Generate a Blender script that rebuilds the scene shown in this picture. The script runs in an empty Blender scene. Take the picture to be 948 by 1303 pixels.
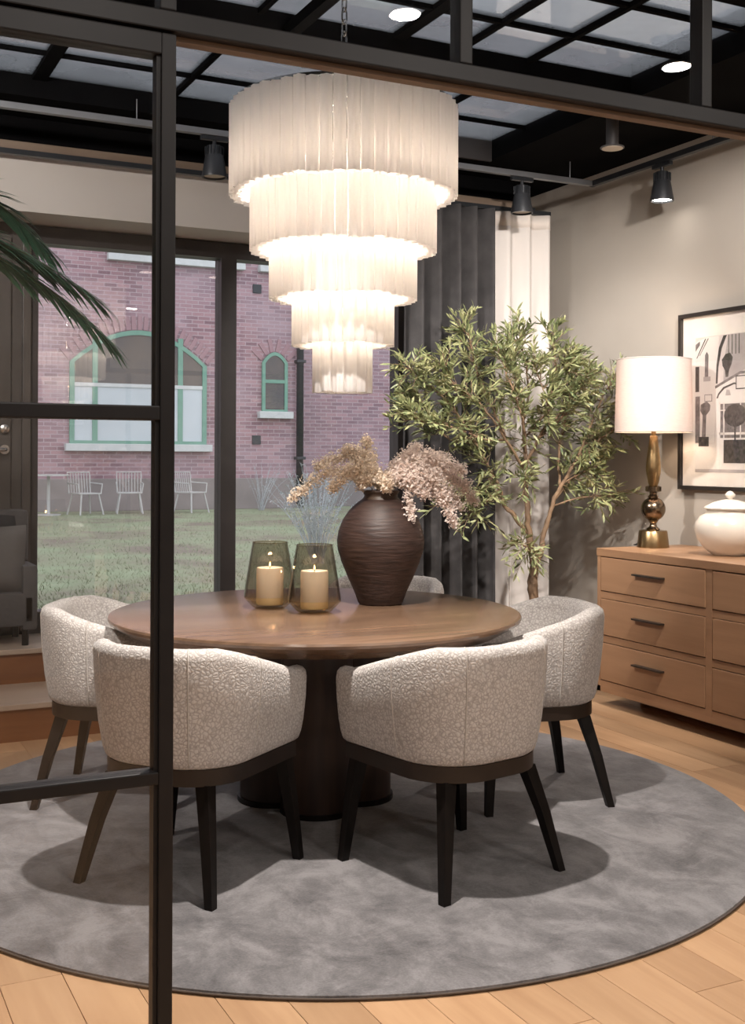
import bpy, bmesh, math, random
from mathutils import Vector, Matrix
random.seed(7)
PI = math.pi
sc = bpy.context.scene
COL = sc.collection

# ------------------------------------------------------------------ camera
cam_d = bpy.data.cameras.new('camera')
cam = bpy.data.objects.new('camera', cam_d); COL.objects.link(cam)
cam_d.sensor_fit = 'VERTICAL'; cam_d.sensor_height = 36.0; cam_d.sensor_width = 26.19
cam_d.lens = 1468.0 / 1303.0 * 36.0
cam_d.shift_y = -(651.5 - 582.0) / 1303.0
cam_d.clip_start = 0.05; cam_d.clip_end = 200
cam.location = (-1.811, -4.156, 1.352)
yaw = math.radians(26.3)
cam.rotation_mode = 'QUATERNION'
_q = (Matrix.Rotation(-yaw, 4, 'Z') @ Matrix.Rotation(PI/2, 4, 'X') @ Matrix.Rotation(math.radians(0.25), 4, 'Z'))
cam.rotation_quaternion = _q.to_quaternion()
sc.camera = cam

# ------------------------------------------------------------------ world and exposure
w = bpy.data.worlds.new('overcast_sky'); sc.world = w; w.use_nodes = True
bg = w.node_tree.nodes['Background']
bg.inputs['Color'].default_value = (0.88, 0.92, 1.0, 1)
bg.inputs['Strength'].default_value = 2.0
vs = sc.view_settings
vs.view_transform = 'Standard'; vs.look = 'None'; vs.gamma = 1.0; vs.use_curve_mapping = False
vs.exposure = 0.12

WARM = (1.0, 0.87, 0.75)
NEUT = (1.0, 0.92, 0.85)

# ------------------------------------------------------------------ helpers
class MB:
    """collects geometry; build() links it as one mesh object"""
    def __init__(s): s.v = []; s.f = []
    def add(s, vs_, fs_):
        o = len(s.v); s.v += [tuple(p) for p in vs_]; s.f += [tuple(i + o for i in q) for q in fs_]; return s
    def box(s, a, b, bev=0.0):
        x0, y0, z0 = a; x1, y1, z1 = b
        if x0 > x1: x0, x1 = x1, x0
        if y0 > y1: y0, y1 = y1, y0
        if z0 > z1: z0, z1 = z1, z0
        if bev <= 0:
            return s.add([(x0,y0,z0),(x1,y0,z0),(x1,y1,z0),(x0,y1,z0),(x0,y0,z1),(x1,y0,z1),(x1,y1,z1),(x0,y1,z1)],
                         [(0,3,2,1),(4,5,6,7),(0,1,5,4),(1,2,6,5),(2,3,7,6),(3,0,4,7)])
        bm = bmesh.new(); bmesh.ops.create_cube(bm, size=1)
        for v in bm.verts:
            v.co = Vector(((x0+x1)/2 + v.co.x*(x1-x0), (y0+y1)/2 + v.co.y*(y1-y0), (z0+z1)/2 + v.co.z*(z1-z0)))
        bmesh.ops.bevel(bm, geom=list(bm.edges), offset=bev, segments=2, profile=0.6, affect='EDGES')
        return s.bm(bm)
    def bm(s, bm):
        bm.verts.ensure_lookup_table(); bm.verts.index_update()
        s.add([v.co[:] for v in bm.verts], [[v.index for v in f.verts] for f in bm.faces]); bm.free(); return s
    def lathe(s, prof, n=32, c=(0,0,0), close=False):
        """prof: list of (r,z)"""
        m = len(prof); vs_ = []; fs_ = []
        for k in range(n):
            a = 2*PI*k/n; ca, sa = math.cos(a), math.sin(a)
            for r, z in prof: vs_.append((c[0]+r*ca, c[1]+r*sa, c[2]+z))
        for k in range(n):
            k2 = (k+1) % n
            for j in range(m if close else m-1):
                j2 = (j+1) % m
                fs_.append((k*m+j, k2*m+j, k2*m+j2, k*m+j2))
        return s.add(vs_, fs_)
    def tube(s, pts, rad, n=8, caps=True):
        pts = [Vector(p) for p in pts]
        if not hasattr(rad, '__len__'): rad = [rad]*len(pts)
        vs_ = []; fs_ = []
        t0 = (pts[1]-pts[0]).normalized()
        up = Vector((0,0,1)) if abs(t0.z) < .9 else Vector((1,0,0))
        nx = t0.cross(up).normalized()
        for i, p in enumerate(pts):
            t = (pts[min(i+1,len(pts)-1)] - pts[max(i-1,0)]).normalized()
            nx = (nx - t*nx.dot(t)).normalized(); ny = t.cross(nx)
            for k in range(n):
                a = 2*PI*k/n
                vs_.append(p + (nx*math.cos(a) + ny*math.sin(a))*rad[i])
        for i in range(len(pts)-1):
            for k in range(n):
                k2 = (k+1) % n
                fs_.append((i*n+k, i*n+k2, (i+1)*n+k2, (i+1)*n+k))
        if caps:
            fs_.append(tuple(range(n-1,-1,-1))); fs_.append(tuple((len(pts)-1)*n+k for k in range(n)))
        return s.add(vs_, fs_)
    def ring_torus(s, c, R, r, n=20, m=8, M=None):
        vs_ = []; fs_ = []
        for i in range(n):
            a = 2*PI*i/n
            for j in range(m):
                b = 2*PI*j/m
                p = Vector(((R+r*math.cos(b))*math.cos(a), (R+r*math.cos(b))*math.sin(a), r*math.sin(b)))
                if M: p = M @ p
                vs_.append(p+Vector(c))
        for i in range(n):
            for j in range(m):
                fs_.append((i*m+j, ((i+1)%n)*m+j, ((i+1)%n)*m+(j+1)%m, i*m+(j+1)%m))
        return s.add(vs_, fs_)
    def prism(s, poly, axis, a, b):
        """extrude a 2D polygon; axis 'z': (x,y), 'y': (x,z), 'x': (y,z)"""
        def P(u, v, t):
            return (u,v,t) if axis == 'z' else ((u,t,v) if axis == 'y' else (t,u,v))
        n = len(poly)
        vs_ = [P(u,v,a) for u,v in poly] + [P(u,v,b) for u,v in poly]
        fs_ = [tuple(range(n)), tuple(range(2*n-1, n-1, -1))] + [(i, n+i, n+(i+1)%n, (i+1)%n) for i in range(n)]
        return s.add(vs_, fs_)
    def mesh(s, name):
        me = bpy.data.meshes.new(name); me.from_pydata(s.v, [], s.f); me.update()
        bm = bmesh.new(); bm.from_mesh(me); bmesh.ops.recalc_face_normals(bm, faces=bm.faces); bm.to_mesh(me); bm.free()
        return me
    def build(s, name, mat=None, parent=None, smooth=False, loc=None, angle=None):
        me = s.mesh(name)
        if mat: me.materials.append(mat)
        if smooth:
            for p in me.polygons: p.use_smooth = True
            if angle:
                me.set_sharp_from_angle(angle=math.radians(angle))
        o = bpy.data.objects.new(name, me); COL.objects.link(o)
        if parent: o.parent = parent
        if loc: o.location = loc
        return o

def tag(o, label=None, cat=None, group=None, kind=None):
    if label: o['label'] = label
    if cat: o['category'] = cat
    if group: o['group'] = group
    if kind: o['kind'] = kind
    return o
def thing(name, label, cat, loc=(0,0,0), rz=0, group=None, kind=None):
    o = bpy.data.objects.new(name, None); COL.objects.link(o); o.empty_display_size = .1
    o.location = loc; o.rotation_euler = (0,0,rz)
    return tag(o, label, cat, group, kind)
def inst(src_mesh, name, parent, loc=(0,0,0), rot=(0,0,0), scale=(1,1,1)):
    o = bpy.data.objects.new(name, src_mesh); COL.objects.link(o); o.parent = parent
    o.location = loc; o.rotation_euler = rot; o.scale = scale
    return o
def copy_tree(o, parent=None):
    c = o.copy(); COL.objects.link(c); c.parent = parent
    for ch in list(o.children): copy_tree(ch, c)
    return c
def lamp(kind, name, loc, power, col, parent=None, target=None, size=.05, angle=60, blend=.4):
    l = bpy.data.lights.new(name, kind); l.energy = power; l.color = col
    if kind in ('POINT', 'SPOT'): l.shadow_soft_size = size
    if kind == 'AREA': l.shape = 'DISK'; l.size = size
    if kind == 'SPOT': l.spot_size = math.radians(angle); l.spot_blend = blend
    o = bpy.data.objects.new(name, l); COL.objects.link(o)
    if parent: o.parent = parent
    o.location = loc
    if target is not None:
        base = Vector(loc) + (Vector(parent.location) if parent else Vector((0,0,0)))
        dv = Vector(target)-base
        if parent: dv = Matrix.Rotation(-parent.rotation_euler.z, 3, 'Z') @ dv
        o.rotation_euler = dv.to_track_quat('-Z', 'Y').to_euler()
    return o

# ------------------------------------------------------------------ materials
def newmat(name):
    m = bpy.data.materials.new(name); m.use_nodes = True
    nt = m.node_tree
    return m, nt, nt.nodes['Principled BSDF'], nt.nodes['Material Output']
def N(nt, typ, **kw):
    n = nt.nodes.new(typ)
    for k, v in kw.items():
        if k in n.inputs: n.inputs[k].default_value = v
        else: setattr(n, k, v)
    return n
def coords(nt, scale=(1,1,1), use='Object'):
    tc = N(nt, 'ShaderNodeTexCoord'); mp = N(nt, 'ShaderNodeMapping')
    mp.inputs['Scale'].default_value = scale
    nt.links.new(tc.outputs[use], mp.inputs['Vector']); return mp.outputs['Vector']
def ramp(nt, fac, stops):
    r = N(nt, 'ShaderNodeValToRGB'); el = r.color_ramp.elements
    while len(el) < len(stops): el.new(.5)
    for e, (p, c) in zip(el, stops): e.position = p; e.color = (*c, 1)
    nt.links.new(fac, r.inputs['Fac']); return r.outputs['Color']
def bump(nt, bsdf, height, strength, dist=.01):
    b = N(nt, 'ShaderNodeBump', Strength=strength, Distance=dist)
    nt.links.new(height, b.inputs['Height']); nt.links.new(b.outputs['Normal'], bsdf.inputs['Normal'])
def surf(name, c1, c2=None, rough=.6, metal=0.0, scale=6, stretch=(1,1,1), bmp=0.0, detail=4, lo=.3, hi=.7, spec=.5, dist=.01):
    m, nt, b, out = newmat(name)
    b.inputs['Roughness'].default_value = rough; b.inputs['Metallic'].default_value = metal
    b.inputs['Specular IOR Level'].default_value = spec
    b.inputs['Base Color'].default_value = (*c1, 1)
    c2 = c2 or tuple(x*.88 for x in c1)
    n = N(nt, 'ShaderNodeTexNoise', Scale=scale, Detail=detail)
    nt.links.new(coords(nt, stretch), n.inputs['Vector'])
    nt.links.new(ramp(nt, n.outputs['Fac'], [(lo, c1), (hi, c2)]), b.inputs['Base Color'])
    if bmp: bump(nt, b, n.outputs['Fac'], bmp, dist)
    return m
def wood(name, c1, c2, rough=.45, along='y', scale=1.0, objvar=0.0, spec=.5):
    m, nt, b, out = newmat(name)
    st = {'x': (1.2,14,14), 'y': (14,1.2,14), 'z': (14,14,1.2)}[along]
    vec = coords(nt, tuple(k*scale for k in st))
    add = N(nt, 'ShaderNodeVectorMath', operation='ADD'); nt.links.new(vec, add.inputs[0])
    oi = N(nt, 'ShaderNodeObjectInfo')
    ml = N(nt, 'ShaderNodeMath', operation='MULTIPLY'); ml.inputs[1].default_value = 37.0
    nt.links.new(oi.outputs['Random'], ml.inputs[0]); nt.links.new(ml.outputs[0], add.inputs[1])
    n1 = N(nt, 'ShaderNodeTexNoise', Scale=1.0, Detail=6, Roughness=.6, Distortion=.6); nt.links.new(add.outputs[0], n1.inputs['Vector'])
    n2 = N(nt, 'ShaderNodeTexNoise', Scale=5.0, Detail=3); nt.links.new(add.outputs[0], n2.inputs['Vector'])
    mx = N(nt, 'ShaderNodeMath', operation='MULTIPLY_ADD'); mx.inputs[1].default_value = .35
    nt.links.new(n2.outputs['Fac'], mx.inputs[0]); nt.links.new(n1.outputs['Fac'], mx.inputs[2])
    col = ramp(nt, mx.outputs[0], [(.42, c1), (.85, c2)])
    if objvar:
        hsv = N(nt, 'ShaderNodeHueSaturation')
        mr = N(nt, 'ShaderNodeMapRange'); mr.inputs['To Min'].default_value = 1-objvar; mr.inputs['To Max'].default_value = 1+objvar
        nt.links.new(oi.outputs['Random'], mr.inputs['Value']); nt.links.new(mr.outputs[0], hsv.inputs['Value'])
        nt.links.new(col, hsv.inputs['Color']); col = hsv.outputs['Color']
    nt.links.new(col, b.inputs['Base Color']); b.inputs['Roughness'].default_value = rough
    b.inputs['Specular IOR Level'].default_value = spec
    bump(nt, b, mx.outputs[0], .08, .004)
    return m
def pane_glass(name, tint=(1,1,1), refl=1.0, haze=0.0, hazecol=(.8,.8,.8), rough=0.0):
    """thin flat glass: see-through, mirror reflection rising at grazing angles, optional dirt"""
    m, nt, b, out = newmat(name); nt.nodes.remove(b)
    lw = N(nt, 'ShaderNodeLayerWeight', Blend=.5)
    pw = N(nt, 'ShaderNodeMath', operation='POWER'); pw.inputs[1].default_value = 4.0
    nt.links.new(lw.outputs['Facing'], pw.inputs[0])
    ma = N(nt, 'ShaderNodeMath', operation='MULTIPLY_ADD', use_clamp=True); ma.inputs[1].default_value = .9; ma.inputs[2].default_value = .045*refl
    nt.links.new(pw.outputs[0], ma.inputs[0])
    tr = N(nt, 'ShaderNodeBsdfTransparent'); tr.inputs['Color'].default_value = (*tint, 1)
    gl = N(nt, 'ShaderNodeBsdfGlossy', Roughness=rough)
    mix = N(nt, 'ShaderNodeMixShader'); nt.links.new(ma.outputs[0], mix.inputs[0])
    src = tr.outputs[0]
    if haze:
        di = N(nt, 'ShaderNodeBsdfTranslucent'); di.inputs['Color'].default_value = (*hazecol, 1)
        no = N(nt, 'ShaderNodeTexNoise', Scale=2.5, Detail=6); nt.links.new(coords(nt), no.inputs['Vector'])
        mr = N(nt, 'ShaderNodeMapRange'); mr.inputs['From Min'].default_value = .3; mr.inputs['From Max'].default_value = .7
        mr.inputs['To Min'].default_value = haze*.75; mr.inputs['To Max'].default_value = min(1, haze*1.15)
        nt.links.new(no.outputs['Fac'], mr.inputs['Value'])
        m2 = N(nt, 'ShaderNodeMixShader'); nt.links.new(mr.outputs[0], m2.inputs[0])
        nt.links.new(tr.outputs[0], m2.inputs[1]); nt.links.new(di.outputs[0], m2.inputs[2]); src = m2.outputs[0]
    nt.links.new(src, mix.inputs[1]); nt.links.new(gl.outputs[0], mix.inputs[2])
    nt.links.new(mix.outputs[0], out.inputs['Surface'])
    return m
def translucent(name, dcol, tcol, fac=.5, gloss=0.0, bumpscale=None, see=0.0):
    m, nt, b, out = newmat(name); nt.nodes.remove(b)
    d = N(nt, 'ShaderNodeBsdfDiffuse'); d.inputs['Color'].default_value = (*dcol, 1)
    t = N(nt, 'ShaderNodeBsdfTranslucent'); t.inputs['Color'].default_value = (*tcol, 1)
    mx = N(nt, 'ShaderNodeMixShader'); mx.inputs[0].default_value = fac
    nt.links.new(d.outputs[0], mx.inputs[1]); nt.links.new(t.outputs[0], mx.inputs[2]); res = mx.outputs[0]
    if bumpscale:
        n = N(nt, 'ShaderNodeTexNoise', Scale=1.0, Detail=3); nt.links.new(coords(nt, bumpscale), n.inputs['Vector'])
        c1 = ramp(nt, n.outputs['Fac'], [(.3, dcol), (.7, tuple(x*.86 for x in dcol))]); nt.links.new(c1, d.inputs['Color'])
    if see:
        tr = N(nt, 'ShaderNodeBsdfTransparent'); m3 = N(nt, 'ShaderNodeMixShader'); m3.inputs[0].default_value = see
        nt.links.new(res, m3.inputs[1]); nt.links.new(tr.outputs[0], m3.inputs[2]); res = m3.outputs[0]
    if gloss:
        g = N(nt, 'ShaderNodeBsdfGlossy', Roughness=.25); m2 = N(nt, 'ShaderNodeMixShader'); m2.inputs[0].default_value = gloss
        nt.links.new(res, m2.inputs[1]); nt.links.new(g.outputs[0], m2.inputs[2]); res = m2.outputs[0]
    nt.links.new(res, out.inputs['Surface'])
    return m
def glow(name, col, strength):
    m, nt, b, out = newmat(name)
    b.inputs['Base Color'].default_value = (*col, 1)
    b.inputs['Emission Color'].default_value = (*col, 1); b.inputs['Emission Strength'].default_value = strength
    return m

def fabric_mat():
    m, nt, b, out = newmat('boucle_leopard_fabric')
    vec = coords(nt)
    nd = N(nt, 'ShaderNodeTexNoise', Scale=30.0, Detail=2); nt.links.new(vec, nd.inputs['Vector'])
    sub = N(nt, 'ShaderNodeVectorMath', operation='MULTIPLY_ADD'); sub.inputs[1].default_value = (.022,.022,.022)
    nt.links.new(nd.outputs['Color'], sub.inputs[0]); nt.links.new(vec, sub.inputs[2])
    vo = N(nt, 'ShaderNodeTexVoronoi', feature='DISTANCE_TO_EDGE', Scale=82.0); nt.links.new(sub.outputs[0], vo.inputs['Vector'])
    no = N(nt, 'ShaderNodeTexNoise', Scale=82.0, Detail=2); nt.links.new(vec, no.inputs['Vector'])
    ml = N(nt, 'ShaderNodeMath', operation='MULTIPLY_ADD'); ml.inputs[1].default_value = .35
    nt.links.new(no.outputs['Fac'], ml.inputs[0]); nt.links.new(vo.outputs['Distance'], ml.inputs[2])
    col = ramp(nt, ml.outputs[0], [(.17, (.40,.365,.345)), (.27, (.51,.475,.45)), (.40, (.63,.595,.565))])
    nt.links.new(col, b.inputs['Base Color']); b.inputs['Roughness'].default_value = .9
    b.inputs['Sheen Weight'].default_value = .25; b.inputs['Specular IOR Level'].default_value = .15
    bump(nt, b, ml.outputs[0], .6, .004)
    return m
def rug_mat():
    m, nt, b, out = newmat('rug_pile')
    v = coords(nt, (1,1,1))
    n1 = N(nt, 'ShaderNodeTexNoise', Scale=4.5, Detail=8, Roughness=.72, Distortion=.5); nt.links.new(v, n1.inputs['Vector'])
    v2 = coords(nt, (9,4,4)); n2 = N(nt, 'ShaderNodeTexNoise', Scale=1.0, Detail=5, Roughness=.6, Distortion=1.2); nt.links.new(v2, n2.inputs['Vector'])
    n3 = N(nt, 'ShaderNodeTexNoise', Scale=160, Detail=2); nt.links.new(v, n3.inputs['Vector'])
    a = N(nt, 'ShaderNodeMath', operation='MULTIPLY_ADD'); a.inputs[1].default_value = .45; nt.links.new(n2.outputs['Fac'], a.inputs[0]); nt.links.new(n1.outputs['Fac'], a.inputs[2])
    c = N(nt, 'ShaderNodeMath', operation='MULTIPLY_ADD'); c.inputs[1].default_value = .22; nt.links.new(n3.outputs['Fac'], c.inputs[0]); nt.links.new(a.outputs[0], c.inputs[2])
    nt.links.new(ramp(nt, c.outputs[0], [(.60, (.070,.066,.069)), (.80, (.145,.138,.141)), (.98, (.235,.224,.228))]), b.inputs['Base Color'])
    b.inputs['Roughness'].default_value = .95; b.inputs['Sheen Weight'].default_value = .4; b.inputs['Specular IOR Level'].default_value = .1
    bump(nt, b, c.outputs[0], .5, .006)
    return m
def brick_mat():
    m, nt, b, out = newmat('old_brickwork')
    tc = N(nt, 'ShaderNodeTexCoord'); sp = N(nt, 'ShaderNodeSeparateXYZ'); cb = N(nt, 'ShaderNodeCombineXYZ')
    nt.links.new(tc.outputs['Object'], sp.inputs[0]); nt.links.new(sp.outputs['X'], cb.inputs['X']); nt.links.new(sp.outputs['Z'], cb.inputs['Y'])
    br = N(nt, 'ShaderNodeTexBrick', Scale=1.0); br.inputs['Brick Width'].default_value = .25; br.inputs['Row Height'].default_value = .077
    br.inputs['Mortar Size'].default_value = .009; br.inputs['Mortar Smooth'].default_value = .3; br.inputs['Bias'].default_value = -.1
    br.inputs['Color1'].default_value = (.37,.222,.24,1); br.inputs['Color2'].default_value = (.185,.108,.13,1); br.inputs['Mortar'].default_value = (.40,.32,.34,1)
    nt.links.new(cb.outputs[0], br.inputs['Vector'])
    no = N(nt, 'ShaderNodeTexNoise', Scale=.7, Detail=6); nt.links.new(cb.outputs[0], no.inputs['Vector'])
    mx = N(nt, 'ShaderNodeMix', data_type='RGBA', blend_type='MIX')
    c = ramp(nt, no.outputs['Fac'], [(.4, (0,0,0)), (.75, (.55,.55,.55))])
    nt.links.new(c, mx.inputs[0]); nt.links.new(br.outputs['Color'], mx.inputs[6]); mx.inputs[7].default_value = (.42,.345,.385,1)
    nt.links.new(mx.outputs[2], b.inputs['Base Color']); b.inputs['Roughness'].default_value = .9
    bump(nt, b, br.outputs['Fac'], -.4, .01)
    return m
def grass_mat():
    m, nt, b, out = newmat('winter_lawn')
    v = coords(nt); n1 = N(nt, 'ShaderNodeTexNoise', Scale=.9, Detail=7, Roughness=.65); nt.links.new(v, n1.inputs['Vector'])
    nt.links.new(ramp(nt, n1.outputs['Fac'], [(.38, (.21,.18,.15)), (.47, (.25,.25,.18)), (.6, (.26,.305,.20)), (.75, (.35,.37,.27))]), b.inputs['Base Color'])
    n2 = N(nt, 'ShaderNodeTexNoise', Scale=30, Detail=4); nt.links.new(v, n2.inputs['Vector']); bump(nt, b, n2.outputs['Fac'], .6, .03)
    b.inputs['Roughness'].default_value = .95; b.inputs['Specular IOR Level'].default_value = .1
    return m

MT = dict(
    wall=surf('warm_grey_paint', (.40,.365,.325), (.375,.34,.30), .85, scale=2, bmp=.03),
    soffit=surf('pale_grey_paint', (.47,.445,.42), (.44,.415,.39), .85, scale=2),
    trimtan=surf('tan_wood_trim', (.21,.155,.115), (.17,.12,.085), .6, scale=3, stretch=(1,8,8)),
    black=surf('matt_black_ceiling', (.003,.003,.0035), (.005,.005,.0055), .9, scale=3, spec=.04),
    steel=surf('black_steel', (.010,.009,.0095), (.014,.0125,.013), .45, .0, scale=12, spec=.35),
    winframe=surf('dark_bronze_frame', (.022,.018,.018), (.030,.025,.024), .45, scale=10),
    door=surf('dark_taupe_door', (.055,.047,.042), (.068,.058,.052), .4, scale=5, stretch=(8,8,1)),
    glass=pane_glass('clear_pane'), winglass=pane_glass('double_glazed_pane', refl=2.0),
    skyglass=pane_glass('dirty_skylight_glass', tint=(.47,.475,.48), haze=.42, hazecol=(.48,.485,.49), refl=1.5),
    plank=wood('oak_floorboard', (.55,.345,.195), (.42,.245,.132), .36, 'y', .5, .15),
    subfloor=surf('dark_subfloor', (.06,.035,.02), None, .9),
    stair=wood('red_oak_stair', (.30,.125,.05), (.20,.075,.028), .35, 'x', .6),
    stairtop=wood('daylit_oak_tread', (.52,.41,.32), (.42,.32,.245), .35, 'x', .6),  # tread colour lightened to carry the daylight from the windows
    rug=rug_mat(), rugedge=surf('rug_binding', (.10,.075,.06), None, .9, scale=60),
    fabric=fabric_mat(), seam=surf('seam_thread', (.56,.52,.48), None, .9, scale=80),
    blackwood=surf('black_stained_wood', (.005,.004,.0035), (.010,.007,.006), .42, scale=8, stretch=(6,6,1), spec=.22),
    apron=surf('espresso_wood', (.014,.009,.007), (.024,.015,.011), .4, scale=8),
    tabletop=wood('brown_oak_top', (.245,.148,.092), (.130,.078,.050), .22, 'x', .7, 0, .7),
    pedestal=wood('dark_walnut_pedestal', (.050,.024,.014), (.022,.010,.007), .42, 'z', .6),
    sidewood=wood('light_oak_veneer', (.385,.222,.125), (.285,.157,.084), .42, 'y', .5, .05),
    pewter=surf('dark_pewter', (.12,.105,.095), (.09,.08,.07), .35, .9, scale=30),
    brass=surf('aged_brass', (.42,.29,.15), (.30,.20,.10), .28, 1.0, scale=14, detail=6),
    antique=surf('mottled_antique_brass', (.33,.25,.17), (.12,.085,.06), .22, 1.0, scale=9, detail=7),
    shade=translucent('linen_lampshade', (.68,.62,.59), (.66,.53,.46), .32, bumpscale=(40,40,400)),
    ceramic=surf('glazed_white_ceramic', (.78,.71,.63), (.74,.67,.58), .22, scale=2),
    vase=surf('rough_brown_clay', (.066,.036,.028), (.026,.014,.011), .55, scale=6, stretch=(2,2,16), bmp=.6, detail=6, dist=.006),
    vaseneck=surf('dark_clay_rim', (.045,.026,.02), (.08,.05,.03), .5, scale=9, stretch=(1,1,8), bmp=.3),
    smoke=pane_glass('smoked_glass', tint=(.82,.79,.755), refl=1.2), smokebase=pane_glass('smoked_glass_base', tint=(.86,.80,.66), refl=1.4),
    wax=translucent('ivory_wax', (.90,.85,.74), (.95,.80,.55), .3), wick=surf('charred_wick', (.02,.015,.012)),
    flame=glow('candle_flame', (1.0,.62,.22), 14),
    tube=translucent('frosted_glass_tube', (.90,.885,.875), (.93,.91,.895), .48, gloss=.09),
    chrome=surf('brushed_nickel', (.55,.53,.51), None, .25, 1.0),
    bulb=glow('warm_bulb', (1.0,.78,.50), 12),
    velvet=surf('grey_velvet', (.072,.068,.069), (.046,.044,.045), .85, scale=9, spec=.1),
    sheer=translucent('white_sheer', (.86,.82,.79), (.84,.81,.79), .35, see=.15), sheerband=translucent('sheer_heading', (.84,.78,.73), (.8,.75,.7), .3),
    bark=surf('olive_bark', (.24,.155,.09), (.10,.062,.038), .8, scale=22, stretch=(1,1,.25), bmp=.6, detail=6),
    pot=surf('charcoal_pot', (.05,.048,.046), None, .7), soil=surf('soil', (.03,.022,.016), None, .95),
    olive=surf('black_olive', (.02,.012,.02), None, .3),
    stemdry=surf('dry_stem', (.42,.32,.21), None, .8), plumeL=translucent('beige_plume', (.95,.85,.73), (.95,.85,.73), .35), plumeR=translucent('blush_plume', (.95,.85,.79), (.95,.85,.79), .35),
    brick=brick_mat(), plinth=surf('grey_plinth', (.27,.235,.23), (.20,.175,.17), .9, scale=2), sill=surf('pale_stone_sill', (.55,.56,.56), None, .8), greenpaint=surf('green_window_paint', (.16,.31,.24), (.135,.27,.21), .5),
    blind=surf('pale_blind', (.52,.56,.59), (.45,.49,.52), .6, scale=1), darkroom=surf('dim_room_glass', (.06,.055,.06), (.12,.09,.07), .08, scale=.9, detail=5), iron=surf('cast_iron', (.035,.037,.042), None, .5),
    whitemetal=surf('white_painted_metal', (.47,.46,.45), None, .5), lawn=grass_mat(), paving=surf('pale_paving', (.36,.36,.36), None, .9, scale=4),
    mat_board=surf('ivory_mat_board', (.78,.72,.66), None, .8), frameb=surf('black_picture_frame', (.022,.018,.016), None, .4),
    p_light=surf('print_pale', (.62,.56,.53), (.52,.46,.44), .7, scale=9), p_mid=surf('print_grey', (.24,.21,.205), (.10,.088,.085), .7, scale=40, detail=6), p_dark=surf('print_dark', (.018,.016,.016), (.085,.075,.07), .7, scale=45, detail=5), p_white=surf('print_white', (.72,.67,.63), None, .7), p_soft=surf('print_soft_grey', (.43,.39,.375), (.36,.32,.31), .7, scale=14),
    spotbody=surf('charcoal_spot_body', (.035,.037,.042), None, .4, .3), spotlens=glow('lit_spot_lens', (1.0,.93,.84), 18), spotdim=surf('dim_spot_lens', (.55,.48,.40), None, .4), downlens=glow('downlight_lens', (1.0,.86,.76), 2.4),
    cylbody=surf('grey_downlight_body', (.06,.055,.055), None, .45), track=surf('black_track', (.03,.033,.038), None, .35, .4), trackgrey=surf('grey_conduit', (.26,.27,.29), None, .35, .6),
    socket=surf('white_plastic', (.62,.60,.57), None, .4), cord=surf('black_cord', (.012,.012,.012), None, .5),
    sofa=surf('grey_linen', (.075,.07,.07), (.06,.056,.056), .9, scale=60), cushdark=surf('black_linen', (.02,.02,.022), None, .9, scale=60), cushgrey=surf('taupe_linen', (.10,.092,.088), None, .9, scale=60),
    palmleaf=surf('dark_palm_leaf', (.03,.10,.065), (.06,.15,.085), .4, scale=6), palmstem=surf('palm_stem', (.08,.09,.04), None, .6), grassblade=surf('grass_blade', (.24,.275,.17), (.29,.30,.21), .9, scale=.7), bushm=surf('silver_grey_twig', (.46,.48,.50), (.38,.41,.43), .9, scale=3),
)
def leafmat():
    m, nt, b, out = newmat('olive_leaf'); v = coords(nt)
    n = N(nt, 'ShaderNodeTexNoise', Scale=11, Detail=5, Roughness=.8); nt.links.new(v, n.inputs['Vector'])
    nt.links.new(ramp(nt, n.outputs['Fac'], [(.33, (.05,.078,.04)), (.47, (.16,.185,.08)), (.60, (.33,.33,.16)), (.73, (.55,.53,.37))]), b.inputs['Base Color'])
    b.inputs['Roughness'].default_value = .45; return m
MT['leaf'] = leafmat()

# ================================================================== STRUCTURE
XW = 2.74          # right wall face
YB = 2.58          # back wall face
CEIL = 3.17; GLZ = 3.27
XL = -3.6; YF = -7.0
def struct(o, label, cat): return tag(o, label, cat, kind='structure')

# floor and its boards
floor = struct(MB().box((XL, YF, -.12), (XW, YB, -.02)).build('floor', MT['subfloor']), 'light oak plank floor of the dining room', 'floor')
PW = .158
plank_meshes = {}
def plank_mesh(L):
    k = round(L, 2)
    if k not in plank_meshes:
        me = MB().box((-PW/2+.0007, -k/2+.0007, -.0185), (PW/2-.0007, k/2-.0007, 0), .0015).mesh('plank'); me.materials.append(MT['plank']); plank_meshes[k] = me
    return plank_meshes[k]
x = -2.62 + PW/2; ci = 0
while x < XW - .02:
    y = -4.9 + random.uniform(0, .9); y0 = -4.9
    segs = []; yy = -4.9
    cut = random.choice([.6, 1.0, 1.4, 1.8])
    while yy < YB:
        L = min(cut, YB-yy)
        if L > .05: segs.append((yy, L))
        yy += cut; cut = random.choice([1.6, 2.0, 2.4])
    for (a, L) in segs:
        inst(plank_mesh(L), 'plank', floor, (x, a+L/2, 0), (0,0,0), (min(PW, (XW-(x-PW/2)))/PW, 1, 1))
    x += PW
bb = MB().box((XL, YF, -.0185), (XW, -4.9, 0)).build('floor_slab', MT['plank'], floor)
bb = MB().box((XL, -4.9, -.0185), (-2.62, YB, 0)).build('floor_slab', MT['plank'], floor)

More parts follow.
